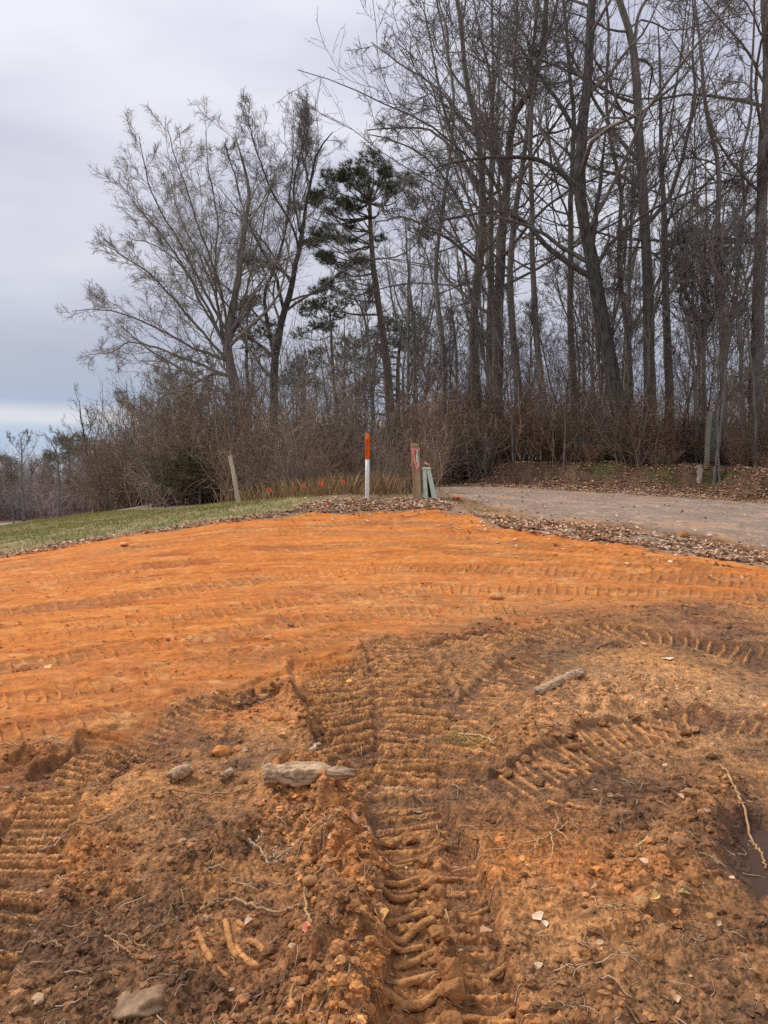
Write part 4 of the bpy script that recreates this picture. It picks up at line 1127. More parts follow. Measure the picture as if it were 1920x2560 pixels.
# utility marker post: white tube, orange sleeve and cap
gx, gy = ground_px(918, 1246); gzz = gz(gx, gy); PXM = gy / F
b = np.array([gx, gy, gzz]); H = 161 * PXM
mk = empty('marker_post', b, 'white round utility marker post with a bright orange top standing in dry leaves', 'marker post')
ln = (.012, 0)
g = Geo(); lathe(g, [(.045, -.15), (.045, .1), (.0445, .4), (.044, .60 * H + .01)], b, 22, ln, H); g.build('white_tube', WHT, mk, b)
zo = .615 * H
g = Geo(); lathe(g, [(.046, zo - .003), (.0475, zo), (.0475, .92 * H), (.051, .925 * H), (.052, .94 * H), (.046, .945 * H), (.0455, .95 * H), (.0445, .992 * H), (.040, H), (.0, H + .002)], b, 22, ln, H); slv = g.build('orange_cap', ORG, mk, b)
g = Geo()
def on_tube(a, z, r=.0482): return np.array([b[0] + ln[0] * z / H + r * math.sin(a), b[1] - r * math.cos(a), b[2] + z])
def patch(g, a0, a1, z0, z1, n=4):
    A = np.linspace(a0, a1, n); V = np.array([on_tube(a, z) for z in (z0, z1) for a in A])
    g.add(V, [(k, k + 1, n + k + 1, n + k) for k in range(n - 1)])
def mark(nm):
    global g
    o = g.build(nm, BLK, slv, None, False); o.location = -b; g = Geo()
patch(g, -.52, -.02, .875 * H, .898 * H); mark('square_mark'); patch(g, .62, .95, .875 * H, .895 * H); mark('square_mark')
for k in range(6): patch(g, -.62, -.40 - .06 * (k % 2), (.80 + .011 * k) * H, (.806 + .011 * k) * H)
for k in range(4): patch(g, -.22, -.08, (.815 + .012 * k) * H, (.820 + .012 * k) * H)
mark('lettering'); zc = .735 * H; nn_ = 20
ring = []
for k in range(nn_ + 1):
    t_ = math.radians(-150 + 300 * k / nn_)
    for rr_ in (.016, .025): ring.append(on_tube(-.55 + math.cos(t_) * rr_ / .048, zc + math.sin(t_) * rr_ * 1.15))
g.add(np.array(ring), [(2 * k, 2 * k + 1, 2 * k + 3, 2 * k + 2) for k in range(nn_)])
mark('ring_symbol'); patch(g, -.66, -.12, .672 * H, .690 * H); mark('bar_mark')

# number post
gx, gy = ground_px(1046, 1249); b = np.array([gx, gy, gz(gx, gy)]); s = gy / F
PH, PW = 140 * s, 21.5 * s
npo = empty('number_post', b, 'square weathered wooden post with white digits 283 and a pink ribbon tied round it', 'post')
rng = RS(31); g = Geo(); RZ = math.radians(-14)
frustum_box(g, b, PW * .92, PW * .8, PW * .86, PW * .75, -.2, PH, .014, RZ, (-.075, .02), None, 14, rng, .0018); g.build('wood', WOOD, npo, b, False)
def post_face(u, z, off=.004):
    f = z / PH; w_ = PW * (.92 + (.86 - .92) * f); d_ = PW * (.8 - .05 * f)
    x, y = u * w_ / 2, -d_ / 2 - off
    return np.array([b[0] - .075 * f + x * math.cos(RZ) - y * math.sin(RZ), b[1] + .02 * f + x * math.sin(RZ) + y * math.cos(RZ), b[2] + z])
def stroke(g, pts, w_):
    """flat stroke on the front face; pts in (u, z)"""
    P = np.array([post_face(u, z) for u, z in pts]); ux = np.array([math.cos(RZ), math.sin(RZ), 0])
    t = nrm(np.gradient(P, axis=0)); nv = np.array([math.sin(RZ), -math.cos(RZ), 0]); sd = nrm(np.cross(t, nv)) * w_ / 2
    V = np.vstack([P - sd, P + sd]); n = len(P)
    g.add(V, [(k, k + 1, n + k + 1, n + k) for k in range(n - 1)])
cu, hw, hh = .55, .24, .058
def arc(cx, cz, rx, rz_, a0, a1, n=12): return [(cx + rx * math.cos(math.radians(a)), cz + rz_ * math.sin(math.radians(a))) for a in np.linspace(a0, a1, n)]
zz = [PH * f for f in (.845, .735, .635)]
g = Geo(); z = zz[0]; stroke(g, arc(cu, z + hh * .45, hw, hh * .5, 160, -35) + [(cu - hw * .9, z - hh), (cu + hw, z - hh)], .019); g.build('digit', PALE, npo, b, False)
g = Geo(); z = zz[1]; stroke(g, arc(cu, z + hh * .5, hw * .8, hh * .45, 0, 360, 16), .017); stroke(g, arc(cu, z - hh * .48, hw, hh * .5, 0, 360, 16), .017); g.build('digit', PALE, npo, b, False)
g = Geo(); z = zz[2]; stroke(g, arc(cu - .03, z + hh * .5, hw * .9, hh * .48, 150, -90), .019); stroke(g, arc(cu - .03, z - hh * .45, hw, hh * .5, 90, -150), .019); g.build('digit', PALE, npo, b, False)
# pink ribbon: band round the post, a loop and a hanging tail
rb = empty('ribbon', b, 'pink flagging ribbon knotted round the wooden number post with a long tail', 'ribbon')
g = Geo()
def strip(g, P, side, w_):
    P = resample(P, 24); V = np.vstack([P - side * w_ / 2, P + side * w_ / 2]); n = len(P)
    g.add(V, [(k, k + 1, n + k + 1, n + k) for k in range(n - 1)])
zb = PH * .905
loop_ = []
for cx_, cy_ in ((-1, -1), (1, -1), (1, 1), (-1, 1), (-1, -1)):
    w_, d_ = PW * .87 / 2 + .006, PW * .755 / 2 + .006; x, y = cx_ * w_, cy_ * d_
    loop_.append([b[0] - .068 + x * math.cos(RZ) - y * math.sin(RZ), b[1] + .018 + x * math.sin(RZ) + y * math.cos(RZ), b[2] + zb + (.012 if cx_ < 0 else 0) + .006 * cy_])
loop_ = np.array(loop_); lw = .024
V = np.vstack([loop_ - [0, 0, lw / 2], loop_ + [0, 0, lw / 2]]); g.add(V, [(k, k + 1, 6 + k, 5 + k) for k in range(4)])
ux = np.array([math.cos(RZ), math.sin(RZ), 0])
g.build('band', PINK, rb, b, False)
g = Geo(); strip(g, [post_face(-.42, zb, .012), post_face(-.36, zb - .10, .03), post_face(-.22, zb - .17, .03), post_face(.05, zb - .28, .03), post_face(.32, zb - .37, .02), post_face(.42, zb - .42, .025)], ux, .036); g.build('tail', PINK, rb, b, False)
g = Geo(); strip(g, [post_face(-.30, zb - .02, .02), post_face(-.20, zb - .12, .035), post_face(-.28, zb - .19, .04), post_face(-.75, zb - .26, .05), post_face(-1.22, zb - .315, .04), post_face(-1.18, zb - .345, .03), post_face(-.9, zb - .35, .02)], nrm(ux + np.array([0, 0, .8])), .018); g.build('loop', PINK, rb, b, False)

# split green cable pedestal
gx, gy = ground_px(1068, 1247); b = np.array([gx + .01, gy + .04, gz(gx, gy)]); s = gy / F
hgt = 73 * s
ped = empty('cable_pedestal', b, 'pale green metal cable pedestal with its cover split open, right beside the number post', 'pedestal')
def shell(name, x0b, x1b, x0t, x1t, dep, ztop):
    g = Geo(); V = []
    t_ = .012
    for z, f in ((-.1, -.1), (ztop * .25, .25), (ztop * .5, .5), (ztop * .75, .75), (ztop, 1)):
        l = x0b + (x0t - x0b) * f; r = x1b + (x1t - x1b) * f; d_ = dep * (1 - .12 * f)
        V += [(b[0] + l, b[1] + d_ / 2, b[2] + z), (b[0] + l, b[1] - d_ / 2 + t_, b[2] + z), (b[0] + l + t_, b[1] - d_ / 2, b[2] + z), (b[0] + r - t_, b[1] - d_ / 2, b[2] + z), (b[0] + r, b[1] - d_ / 2 + t_, b[2] + z), (b[0] + r, b[1] + d_ / 2, b[2] + z)]
    q = [(k * 6 + j, k * 6 + (j + 1) % 6, (k + 1) * 6 + (j + 1) % 6, (k + 1) * 6 + j) for k in range(4) for j in range(6)]
    g.add(np.array(V), q, [(24, 25, 26), (24, 26, 27), (24, 27, 28), (24, 28, 29)]); return g.build(name, GRN, ped, b, False)
shell('cover_half', -.075, .01, -.105, -.034, .20, hgt)
shell('cover_half', .088, .19, -.030, .055, .20, hgt - .004)
g = Geo(); frustum_box(g, b + np.array([-.025, 0, 0]), .175, .20, .165, .19, hgt + .003, hgt + .045, .01); g.build('lid', GRN, ped, b, False)
g = Geo(); frustum_box(g, b + np.array([.03, .03, 0]), .10, .10, .05, .06, -.1, hgt * .82, .01); g.build('dark_gap_filler', mat_simple('dark_inside', (.03, .028, .025), .9, .3, 10, 0), ped, b, False)  # near-black block added as the shade in the gap between the cover halves
rb2 = empty('ribbon', b + np.array([-.02, 0, hgt + .047]), 'pink ribbon tied over the lid of the green cable pedestal', 'ribbon')
bb = b + np.array([-.02, 0, hgt + .047])
g = Geo(); strip(g, [bb + np.array(k) for k in ((-.115, -.06, -.05), (-.11, -.03, .004), (-.03, -.02, .008), (.09, -.01, .006))], np.array([0, 1., 0]), .11); g.build('band', PINK, rb2, bb, False)
g = Geo(); strip(g, [bb + np.array(k) for k in ((.0, -.03, .01), (.02, -.04, .05), (-.01, -.04, .09), (-.05, -.04, .10), (-.03, -.05, .085), (.02, -.05, .06), (.05, -.04, .075))], np.array([.5, .4, .75]), .03); g.build('tail', PINK, rb2, bb, False)

# leaning stake at the brush
gx, gy = ground_px(600, 1250, 60); gy = 21.2; gx = (600 - CX) / F * gy; b = np.array([gx, gy, gz(gx, gy)]); s = gy / F
st = empty('leaning_stake', b, 'slim weathered grey wooden stake leaning left at the edge of the brush', 'stake')
g = Geo(); T = resample([b + np.array([0, 0, -.3]), b + np.array([-.13, 0, 56 * s]), b + np.array([-.27, 0, 121 * s])], 10); g.tubes(T[None], np.linspace(.066, .056, 10)[None], 9, True, RS(3), .05)
g.build('pole', mat_simple('stake_wood', (.50, .46, .33), .9, .35, 10, .6, 30, False, (1, 1, .12), .008), st, b, False)

# grey post and box in the trees on the far bank
b = at(1768, 1168, 24.6); b[2] = gz(b[0], b[1]); s = b[1] / F; htop = at(1768, 1030, 24.6)[2] - b[2]
bp = empty('bank_post', b, 'weathered grey round wooden post on the far bank, a green-grey box behind it', 'post')
T = resample([b + np.array([-.03, 0, -.4]), b + np.array([0, 0, htop * .5]), b + np.array([.06, 0, htop])], 10)
g = Geo(); g.tubes(T[None], np.linspace(.092, .088, 10)[None], 10, True, RS(4), .05); g.build('pole', WOODG, bp, b, False)
b2 = b + np.array([.22, .28, 0]); b2[2] = gz(b2[0], b2[1])
mb = empty('utility_box', b2, 'tall narrow green-grey metal utility box behind the round post on the bank', 'utility box')
g = Geo(); frustum_box(g, b2, .34, .22, .34, .22, .1, htop - .04, .012); g.build('cabinet', GRYM, mb, b2, False)
g = Geo(); frustum_box(g, b2, .36, .24, .35, .23, htop - .038, htop + .01, .01); g.build('lid', GRYM, mb, b2, False)
b3 = at(1748, 1206, 23.2); b3[2] = gz(b3[0], b3[1])
sp_ = empty('short_stub', b3, 'short pale broken wooden stub at the foot of the leafy bank', 'stub')
g = Geo(); g.tubes(resample([b3 + np.array([0, 0, -.2]), b3 + np.array([.01, 0, .2]), b3 + np.array([-.02, 0, .42])], 8)[None], np.linspace(.09, .075, 8)[None], 8, True, RS(6), .08); g.build('wood', WOODG, sp_, b3, False)

# survey flags
FLG = mat_simple('orange_flag', (.85, .14, .06), .5, .15, 20, 0)
WIRE = mat_simple('flag_wire', (.25, .25, .25), .4, .2, 20, 0)
for px, py, d, sz, lab in [(670, 1250, 18.6, .8, 'small orange wire flag in the weeds, first from the left'), (752, 1244, 18, .9, 'small orange wire flag in the weeds, second from the left'), (795, 1262, 16.6, .85, 'small orange wire flag bent low in the grass, third from the left'),
                           (851, 1246, 17, .85, 'small orange wire flag nearest the white and orange marker post'), (812, 1272, 15.4, .6, 'orange wire flag lying almost flat by the fill edge')]:
    b = at(px, py, d); b[2] = gz(b[0], b[1]); hf = .26 if 'flat' not in lab else .10
    fo = empty('survey_flag', b, lab, 'flag', 'orange survey flags by the grass edge')
    g = Geo(); g.tubes(np.array([[b, b + [.01, 0, hf * .6], b + [.025, 0, hf + .1 * sz]]]), np.full((1, 3), .0025), 5); g.build('wire', WIRE, fo, b)
    q = b + [.025, 0, hf]; w_ = .09 * sz
    V = np.array([q + [0, 0, .1 * sz], q, q + [w_ * .5, .02, -.015], q + [w_ * .5, .025, .085 * sz], q + [w_, -.01, -.05 * sz], q + [w_, -.015, .05 * sz]])
    g = Geo(); g.add(V, [(0, 1, 2, 3), (3, 2, 4, 5)]); g.build('flag', FLG, fo, b, False)
# orange rag and white scrap at the road edge beyond the pedestal
b = at(1142, 1268, 15.6); b[2] = gz(b[0], b[1]) + .03
g = Geo(); rng = RS(8); u, v_ = np.meshgrid(np.linspace(-1, 1, 7), np.linspace(-1, 1, 6)); V = np.stack([u.ravel() * .09, v_.ravel() * .05, .05 * rng.uniform(-.4, 1, 42)], 1) + b
g.add(V, [(j * 7 + i, j * 7 + i + 1, (j + 1) * 7 + i + 1, (j + 1) * 7 + i) for j in range(5) for i in range(6)])
tag(g.build('orange_scrap', FLG), 'crumpled orange scrap on the leaves beside the gravel road', 'scrap')
b = at(1106, 1268, 15.3); b[2] = gz(b[0], b[1]) + .03
g = Geo(); V = np.stack([u.ravel() * .07, v_.ravel() * .045, .04 * rng.uniform(-.4, 1, 42)], 1) + b
g.add(V, [(j * 7 + i, j * 7 + i + 1, (j + 1) * 7 + i + 1, (j + 1) * 7 + i) for j in range(5) for i in range(6)])
tag(g.build('white_scrap', WHT), 'crumpled white scrap on the ground right of the cable pedestal', 'scrap')

# ------------------------------------------------------------------ litter, grass, clods (uncountable)
def scatter_tri(poly, n, rng):
    lo, hi = poly.min(0), poly.max(0); out = []
    tot = 0
    while tot < n:
        p = rng.uniform(lo, hi, (n * 2, 2)); k = sdf(poly, p[:, 0], p[:, 1]) < 0
        out.append(p[k]); tot += k.sum()
        if k.sum() == 0: break
    return np.vstack(out)[:n]
rng = RS(41)
pts = [scatter_tri(LITTER[0], 1500, rng), scatter_tri(LITTER[1], 4200, rng), scatter_tri(LITTER[2], 700, rng)]
# leaf drifts gather in clumps
p = pts[1]; keep = fbm(p[:, 0], p[:, 1], .9, 3, 55) + .9 * rng.uniform(-.5, 1, len(p)) > .1; pts[1] = p[keep]
px = rng.uniform(1050, 2200, 12000); d = np.interp(px, [1000, 1110, 1300, 1500, 1700, 1920, 2300], [28, 27, 25, 23.5, 22, 20, 17.5]) + np.abs(rng.normal(0, 1.8, 12000)) - .35
pts.append(np.stack([(px - CX) / F * d, d], 1))
pts.append(scatter_tri(ROAD, 260, rng)); e_ = pts[1] + rng.normal(0, .6, pts[1].shape); pts.append(e_[::6]); e_ = pts[0] + rng.normal(0, .5, pts[0].shape); pts.append(e_[::4])
P = np.vstack(pts); h, _z = surface(P[:, 0], P[:, 1])
g = Geo(); leaf_geo(g, rng, np.c_[P, h + rng.uniform(.008, .035, len(P))], .065)
tag(g.build('fallen_leaves', LEAFM, None, None, False), 'brown fallen leaves along the road edges, the bank and round the posts', 'fallen leaves', None, 'stuff')

GRASSM = mat_simple('grass_blade', (.21, .215, .075), .8, .3, 2, 0, 1, True)
def blades(name, label, pts, hmin, hmax, wid, tints, mat=GRASSM, lean=.5):
    n = len(pts); h, _ = surface(pts[:, 0], pts[:, 1]); B = np.c_[pts, h - .004]
    hh = rng.uniform(hmin, hmax, n); a = rng.uniform(0, 6.28, n); s = np.stack([np.cos(a), np.sin(a), 0 * a], 1) * wid
    tip = np.stack([rng.normal(0, lean, n) * hh, rng.normal(0, lean, n) * hh, hh], 1)
    V = np.stack([B - s, B + s, B + tip * .55 + s * .7 + np.c_[0 * hh, 0 * hh, hh * .1], B + tip], 1).reshape(-1, 3)
    o = (np.arange(n) * 4)[:, None]; t = np.vstack([o + np.array([[0, 1, 2]]), o + np.array([[0, 2, 3]])])
    k = np.clip(fbm(pts[:, 0], pts[:, 1], 1.1, 2, 66) * .9 + rng.uniform(0, 1, n), 0, .999)
    T = np.array(tints)[(k * len(tints)).astype(int)] * rng.uniform(.6, 1.5, n)[:, None]
    g = Geo(); g.add(V, None, t, np.repeat(T, 4, 0)); o = g.build(name, mat, None, None, False); tag(o, label, 'grass', None, 'stuff')
pg = scatter_tri(GRASS, 52000, rng)
blades('grass', 'short green and straw coloured grass on the slope left of the posts', pg, .02, .08, .006, [(1, 1.1, .8), (1.15, 1.15, .75), (.75, .9, .7), (1.6, 1.3, 1.3), (2.0, 1.55, 1.8), (1.4, 1.2, 1.0), (1.8, 1.45, 1.6)])
pw = []
for px, d, n in [(690, 19.5, 260), (740, 19, 300), (790, 18.6, 340), (840, 18.4, 420), (880, 18, 300), (950, 17.6, 200), (640, 22, 120), (1000, 17.3, 140), (600, 23.4, 120)]:
    x, y = hx(px, d); n = n // 2; pw.append(np.stack([rng.normal(x, .35, n), rng.normal(y, .45, n)], 1))
blades('dry_weeds', 'tall dry reddish weeds at the foot of the brush near the marker post', np.vstack(pw), .15, .62, .006, [(1.5, .85, 1.1), (1.1, .65, .8), (1.33, 0.87, 1.28), (1.7, 1.1, 1.6)], lean=.28)

ICO_V = None
def ico(sub):
    import bmesh
    bm = bmesh.new(); bmesh.ops.create_icosphere(bm, subdivisions=sub, radius=1); bm.verts.ensure_lookup_table()
    V = np.array([v.co[:] for v in bm.verts]); T = np.array([[v.index for v in f.verts] for f in bm.faces]); bm.free(); return V, T
I1, I2, I3, I4 = ico(1), ico(2), ico(3), ico(4)
CLAY = mat_ground('clay_lumps', 90, .6, .006)
def lumps(g, rng, P, S, I, tint, flat=.7, rough=.28):
    V, T = I; n = len(P)
    k = 1 + rough * rng.standard_normal((n, len(V), 1)) * .8
    sc = S[:, None, None] * np.stack([rng.uniform(.7, 1.3, n), rng.uniform(.7, 1.3, n), flat * rng.uniform(.7, 1.2, n)], 1)[:, None]
    a = rng.uniform(0, 6.28, n); c, s = np.cos(a)[:, None], np.sin(a)[:, None]
    W_ = V[None] * k * sc; x, y = W_[..., 0].copy(), W_[..., 1].copy()
    W_[..., 0] = x * c - y * s; W_[..., 1] = x * s + y * c
    W_ = W_ + P[:, None]
    t = (T[None] + (np.arange(n) * len(V))[:, None, None]).reshape(-1, 3)
    g.add(W_.reshape(-1, 3), None, t, np.repeat(tint, len(V), 0))
# crumbs of soil: denser on ridges and in the loose parts
n = 150000
d = 1.9 + 9 * rng.uniform(0, 1, n) ** 1.7; a = np.radians(rng.uniform(-33, 33, n))
x, y = d * np.tan(a), d
h, z = surface(x, y)
dens = z['brown'] * np.clip((.16 + .55 * z['ridge'] + .5 * fbm(x, y, .45, 2, 73) - .35 * z['inside']) * (1 - .45 * sstep(.15, .6, x)), 0.02, .8) + .06 * z['orange']
k = rng.uniform(0, 1, n) < dens * (1 - z['pud'])
x, y, h = x[k], y[k], h[k]; zz_ = {q: v[k] for q, v in z.items()}
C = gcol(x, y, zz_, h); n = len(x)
S = np.minimum(.0016 * rng.uniform(.02, 1, n) ** -.9, np.where(zz_['orange'] > .5,   .009, .015)) * (1 + .07 * y)
C = C * np.where(zz_['orange'] > .5, rng.uniform(.85, 1.4, n), rng.uniform(.62, 1.4, n))[:, None] * (1 + rng.normal(0, .035, (n, 1)) * np.array([1, 0, -1]))
pb = rng.uniform(0, 1, n) < .012; C[pb] = np.array([.5, .34, .20]) * rng.uniform(.6, 1.2, pb.sum())[:, None]
big = S > .0075
g = Geo(); lumps(g, rng, np.c_[x, y, h + S * .25][~big], S[~big], I1, np.clip(C[~big], .01, .9)); lumps(g, rng, np.c_[x, y, h + S * .1][big], S[big], I2, np.clip(C[big], .01, .9), .7, .22)
tag(g.build('soil_crumbs', CLAY, None, None, False), 'loose crumbs and small lumps of clay strewn over the disturbed soil', 'soil crumbs', None, 'stuff')
# hair roots and bits of straw
n = 4200
d = 2.0 + 7 * rng.uniform(0, 1, n) ** 1.6; a = np.radians(rng.uniform(-32, 32, n)); x, y = d * np.tan(a), d
h, z = surface(x, y); k = (rng.uniform(0, 1, n) < z['brown'] * (.55 + .5 * z['ridge'] - .3 * z['inside']) + .06 * z['orange']); x, y, h = x[k], y[k], h[k]; n = len(x)
a = rng.uniform(0, 6.28, n); L_ = rng.uniform(.02, .10, n) * (1 + .06 * y)
Pr = np.zeros((n, 5, 3)); Pr[:, 0] = np.c_[x, y, h]
for q in range(1, 5):
    a = a + rng.normal(0, .5, n); Pr[:, q, 0] = Pr[:, q - 1, 0] + np.cos(a) * L_ / 4; Pr[:, q, 1] = Pr[:, q - 1, 1] + np.sin(a) * L_ / 4
hh, _ = surface(Pr[:, :, 0].ravel(), Pr[:, :, 1].ravel()); Pr[:, :, 2] = hh.reshape(n, 5) + rng.uniform(.002, .012, (n, 1)) + rng.uniform(0, .006, (n, 5))
ROOTM = mat_simple('root_bark', (.31, .205, .12), .85, .35, 40, .3, 120, True)
g = Geo(); tt = rng.uniform(.5, 1.7, n)[:, None] * np.array([[1, 1, 1]]) * (1 + rng.uniform(0, .35, n)[:, None] * np.array([[0, .3, .8]]))
g.tubes(Pr, np.tile([[.0011, .0013, .0012, .001, .0006]], (n, 1)) * rng.uniform(.6, 1.7, n)[:, None] * (1 + .15 * y)[:, None], 3, False, None, 0, tt)
tag(g.build('root_fibres', ROOTM), 'fine root fibres and straw bits strewn over the soil', 'root fibres', None, 'stuff')

# ------------------------------------------------------------------ sticks, roots, stones and clods one can point to
def root_thing(name, label, cat, pix, r0, r1, lift=.008, col=(1, 1, 1), mat=ROOTM, branches=(), group=None, seed=0, knots=.12):
    rng = RS(500 + seed)
    G0 = np.array([ground_px(*q[:2]) for q in pix])
    base = np.array([G0[0, 0], G0[0, 1], gz(*G0[0])])
    def line(px_, lifts):
        Q = np.array([ground_px(*q[:2]) for q in px_]); n = max(14, 6 * len(px_))
        P2 = catmull(Q, 8) if len(Q) > 2 else np.linspace(Q[0], Q[1], 14)
        P3 = np.c_[P2, gz(P2[:, 0], P2[:, 1])]
        # a stiff stick bridges the small hollows
        zz = P3[:, 2].copy()
        for _ in range(6): zz = np.maximum(P3[:, 2], (np.r_[zz[:1], zz[:-1]] + np.r_[zz[1:], zz[-1:]]) / 2)
        P3[:, 2] = zz + lifts
        P3[1:-1] += rng.normal(0, r0 * .5, (len(P3) - 2, 3))
        return P3
    root = empty(name, base, label, cat, group)
    P = line(pix, lift); R = .8 * np.linspace(r0, r1, len(P)) * (1 + knots * rng.standard_normal(len(P)))
    g = Geo(); g.tubes(P[None], R[None], 7, True, rng, .06, np.array([col])); g.build('stem', mat, root, base)
    for q in branches:
        P = line(q, lift * 1.5); R = np.linspace(r1 * 1.1, r1 * .5, len(P))
        g = Geo(); g.tubes(P[None], R[None], 6, True, rng, .06, np.array([col])); g.build('side_root', mat, root, base)
    return root
GR = 'long roots torn out of the soil'
root_thing('root', 'long pale forked root lying slantwise at the left beside the cleat track', 'root', [(100, 2128), (170, 2085), (240, 2070), (300, 2045), (345, 2012)], .007, .005, .012, (1.3, 1.2, 1.05), group=GR, seed=1, branches=[[(180, 2083), (140, 2095), (112, 2120)]])
root_thing('root', 'long thin root running level to the broken log from the left', 'root', [(372, 1996), (470, 1990), (560, 1988), (620, 1980), (668, 1973)], .0065, .004, .012, (1.15, 1.1, 1.0), group=GR, seed=2)
root_thing('root', 'light brown root below the broken log, bent in the middle', 'root', [(500, 2285), (560, 2270), (610, 2272), (680, 2290), (750, 2312)], .009, .006, .015, (1.3, 1.2, 1.0), group=GR, seed=3, branches=[[(505, 2286), (520, 2274), (560, 2268)]])
root_thing('root', 'upright looking short root with a leaf at its end, on the ridge', 'root', [(762, 2285), (766, 2330), (775, 2365), (780, 2395)], .006, .005, .02, (1.35, 1.25, 1.05), group=GR, seed=4)
root_thing('root', 'brown root crossing the soil at the lower left corner', 'root', [(0, 2400), (60, 2378), (110, 2372), (158, 2380)], .008, .005, .01, (.9, .85, .8), group=GR, seed=5)
root_thing('root', 'long pale root lying along the wet rut at the right edge', 'root', [(1797, 1935), (1830, 1980), (1858, 2018), (1880, 2070), (1905, 2105), (1915, 2138)], .008, .006, .012, (1.35, 1.25, 1.05), group=GR, seed=6)
root_thing('root', 'spidery pale root with many branches right of the centre track', 'root', [(1130, 2168), (1220, 2158), (1290, 2135), (1350, 2115), (1400, 2085), (1425, 2070)], .004, .0035, .02, (1.6, 1.45, 1.2), group=GR, seed=7,
           branches=[[(1375, 2100), (1382, 2140), (1376, 2185)], [(1390, 2090), (1412, 2110), (1432, 2125)], [(1385, 2095), (1395, 2070), (1388, 2050)], [(1350, 2115), (1330, 2150), (1300, 2160)]])
root_thing('root', 'thin whitish root curling on the ridge beside the centre track', 'root', [(905, 2110), (925, 2120), (940, 2135), (960, 2128), (985, 2150), (1010, 2155)], .004, .0025, .015, (1.7, 1.6, 1.45), group=GR, seed=8, branches=[[(938, 2134), (935, 2145), (915, 2150)]])
root_thing('root', 'pale root thread lying on the heap just below the broken log', 'root', [(760, 2093), (780, 2110), (800, 2125), (818, 2140)], .004, .003, .015, (1.5, 1.35, 1.1), group=GR, seed=9)
root_thing('root', 'bent pale root at the lower left between the clay bars and the corner', 'root', [(262, 2356), (290, 2360), (315, 2378), (332, 2395)], .005, .004, .012, (1.3, 1.1, .9), group=GR, seed=10)
root_thing('root', 'dark brown root pieces left of the clay bars', 'root', [(350, 2350), (395, 2325), (440, 2312)], .006, .004, .01, (.8, .75, .7), group=GR, seed=11, branches=[[(405, 2322), (425, 2290), (432, 2268)]])
root_thing('root', 'curled pale hair root at the bottom edge below the ridge', 'root', [(722, 2560), (735, 2530), (755, 2522), (780, 2535)], .003, .002, .02, (1.6, 1.5, 1.1), group=GR, seed=12)
root_thing('root', 'long root along the boundary of orange fill at the left edge', 'root', [(0, 1876), (60, 1874), (110, 1866), (160, 1853)], .008, .005, .012, (1.5, 1.35, 1.2), group=GR, seed=13)
root_thing('root', 'curved brown root lying on the orange fill below the middle', 'root', [(698, 1540), (705, 1556), (722, 1566), (735, 1572)], .015, .010, .012, (.9, .75, .7), group=GR, seed=14)
root_thing('root', 'thin root across the brown track edge, middle right', 'root', [(1490, 1625), (1520, 1615), (1545, 1608)], .009, .005, .012, (1.0, .9, .8), group=GR, seed=15)
root_thing('root', 'straight dark stick at the upper edge of the left heap', 'stick', [(585, 1768), (630, 1762), (680, 1752)], .016, .012, .02, (.6, .55, .5), group=GR, seed=16)
STICK = mat_simple('grey_stick', (.40, .29, .19), .85, .35, 40, .4, 120, True)
root_thing('twig', 'forked grey twig with dark bark in the heap below the broken log', 'twig', [(622, 2132), (650, 2155), (672, 2178), (700, 2180), (722, 2178)], .006, .0045, .03, (1, 1, 1), STICK, seed=17, branches=[[(640, 2148), (655, 2135), (650, 2120)], [(672, 2178), (690, 2165), (688, 2150)], [(690, 2180), (720, 2170), (755, 2160)]])
root_thing('twig', 'pale grey stick standing proud of the soil above the broken log', 'twig', [(778, 1925), (788, 1900), (800, 1878)], .012, .009, .05, (1.5, 1.5, 1.5), STICK, seed=18)
root_thing('twig', 'pale bent twig lying in green weeds left of the log', 'twig', [(1145, 1840), (1190, 1848), (1215, 1860), (1235, 1876)], .006, .004, .02, (1.7, 1.6, 1.4), STICK, seed=19)
root_thing('twig', 'short root piece lying across the soil below the wet dark band', 'twig', [(1590, 2140), (1605, 2125), (1620, 2108)], .006, .005, .015, (1.4, 1.3, .9), STICK, seed=20)

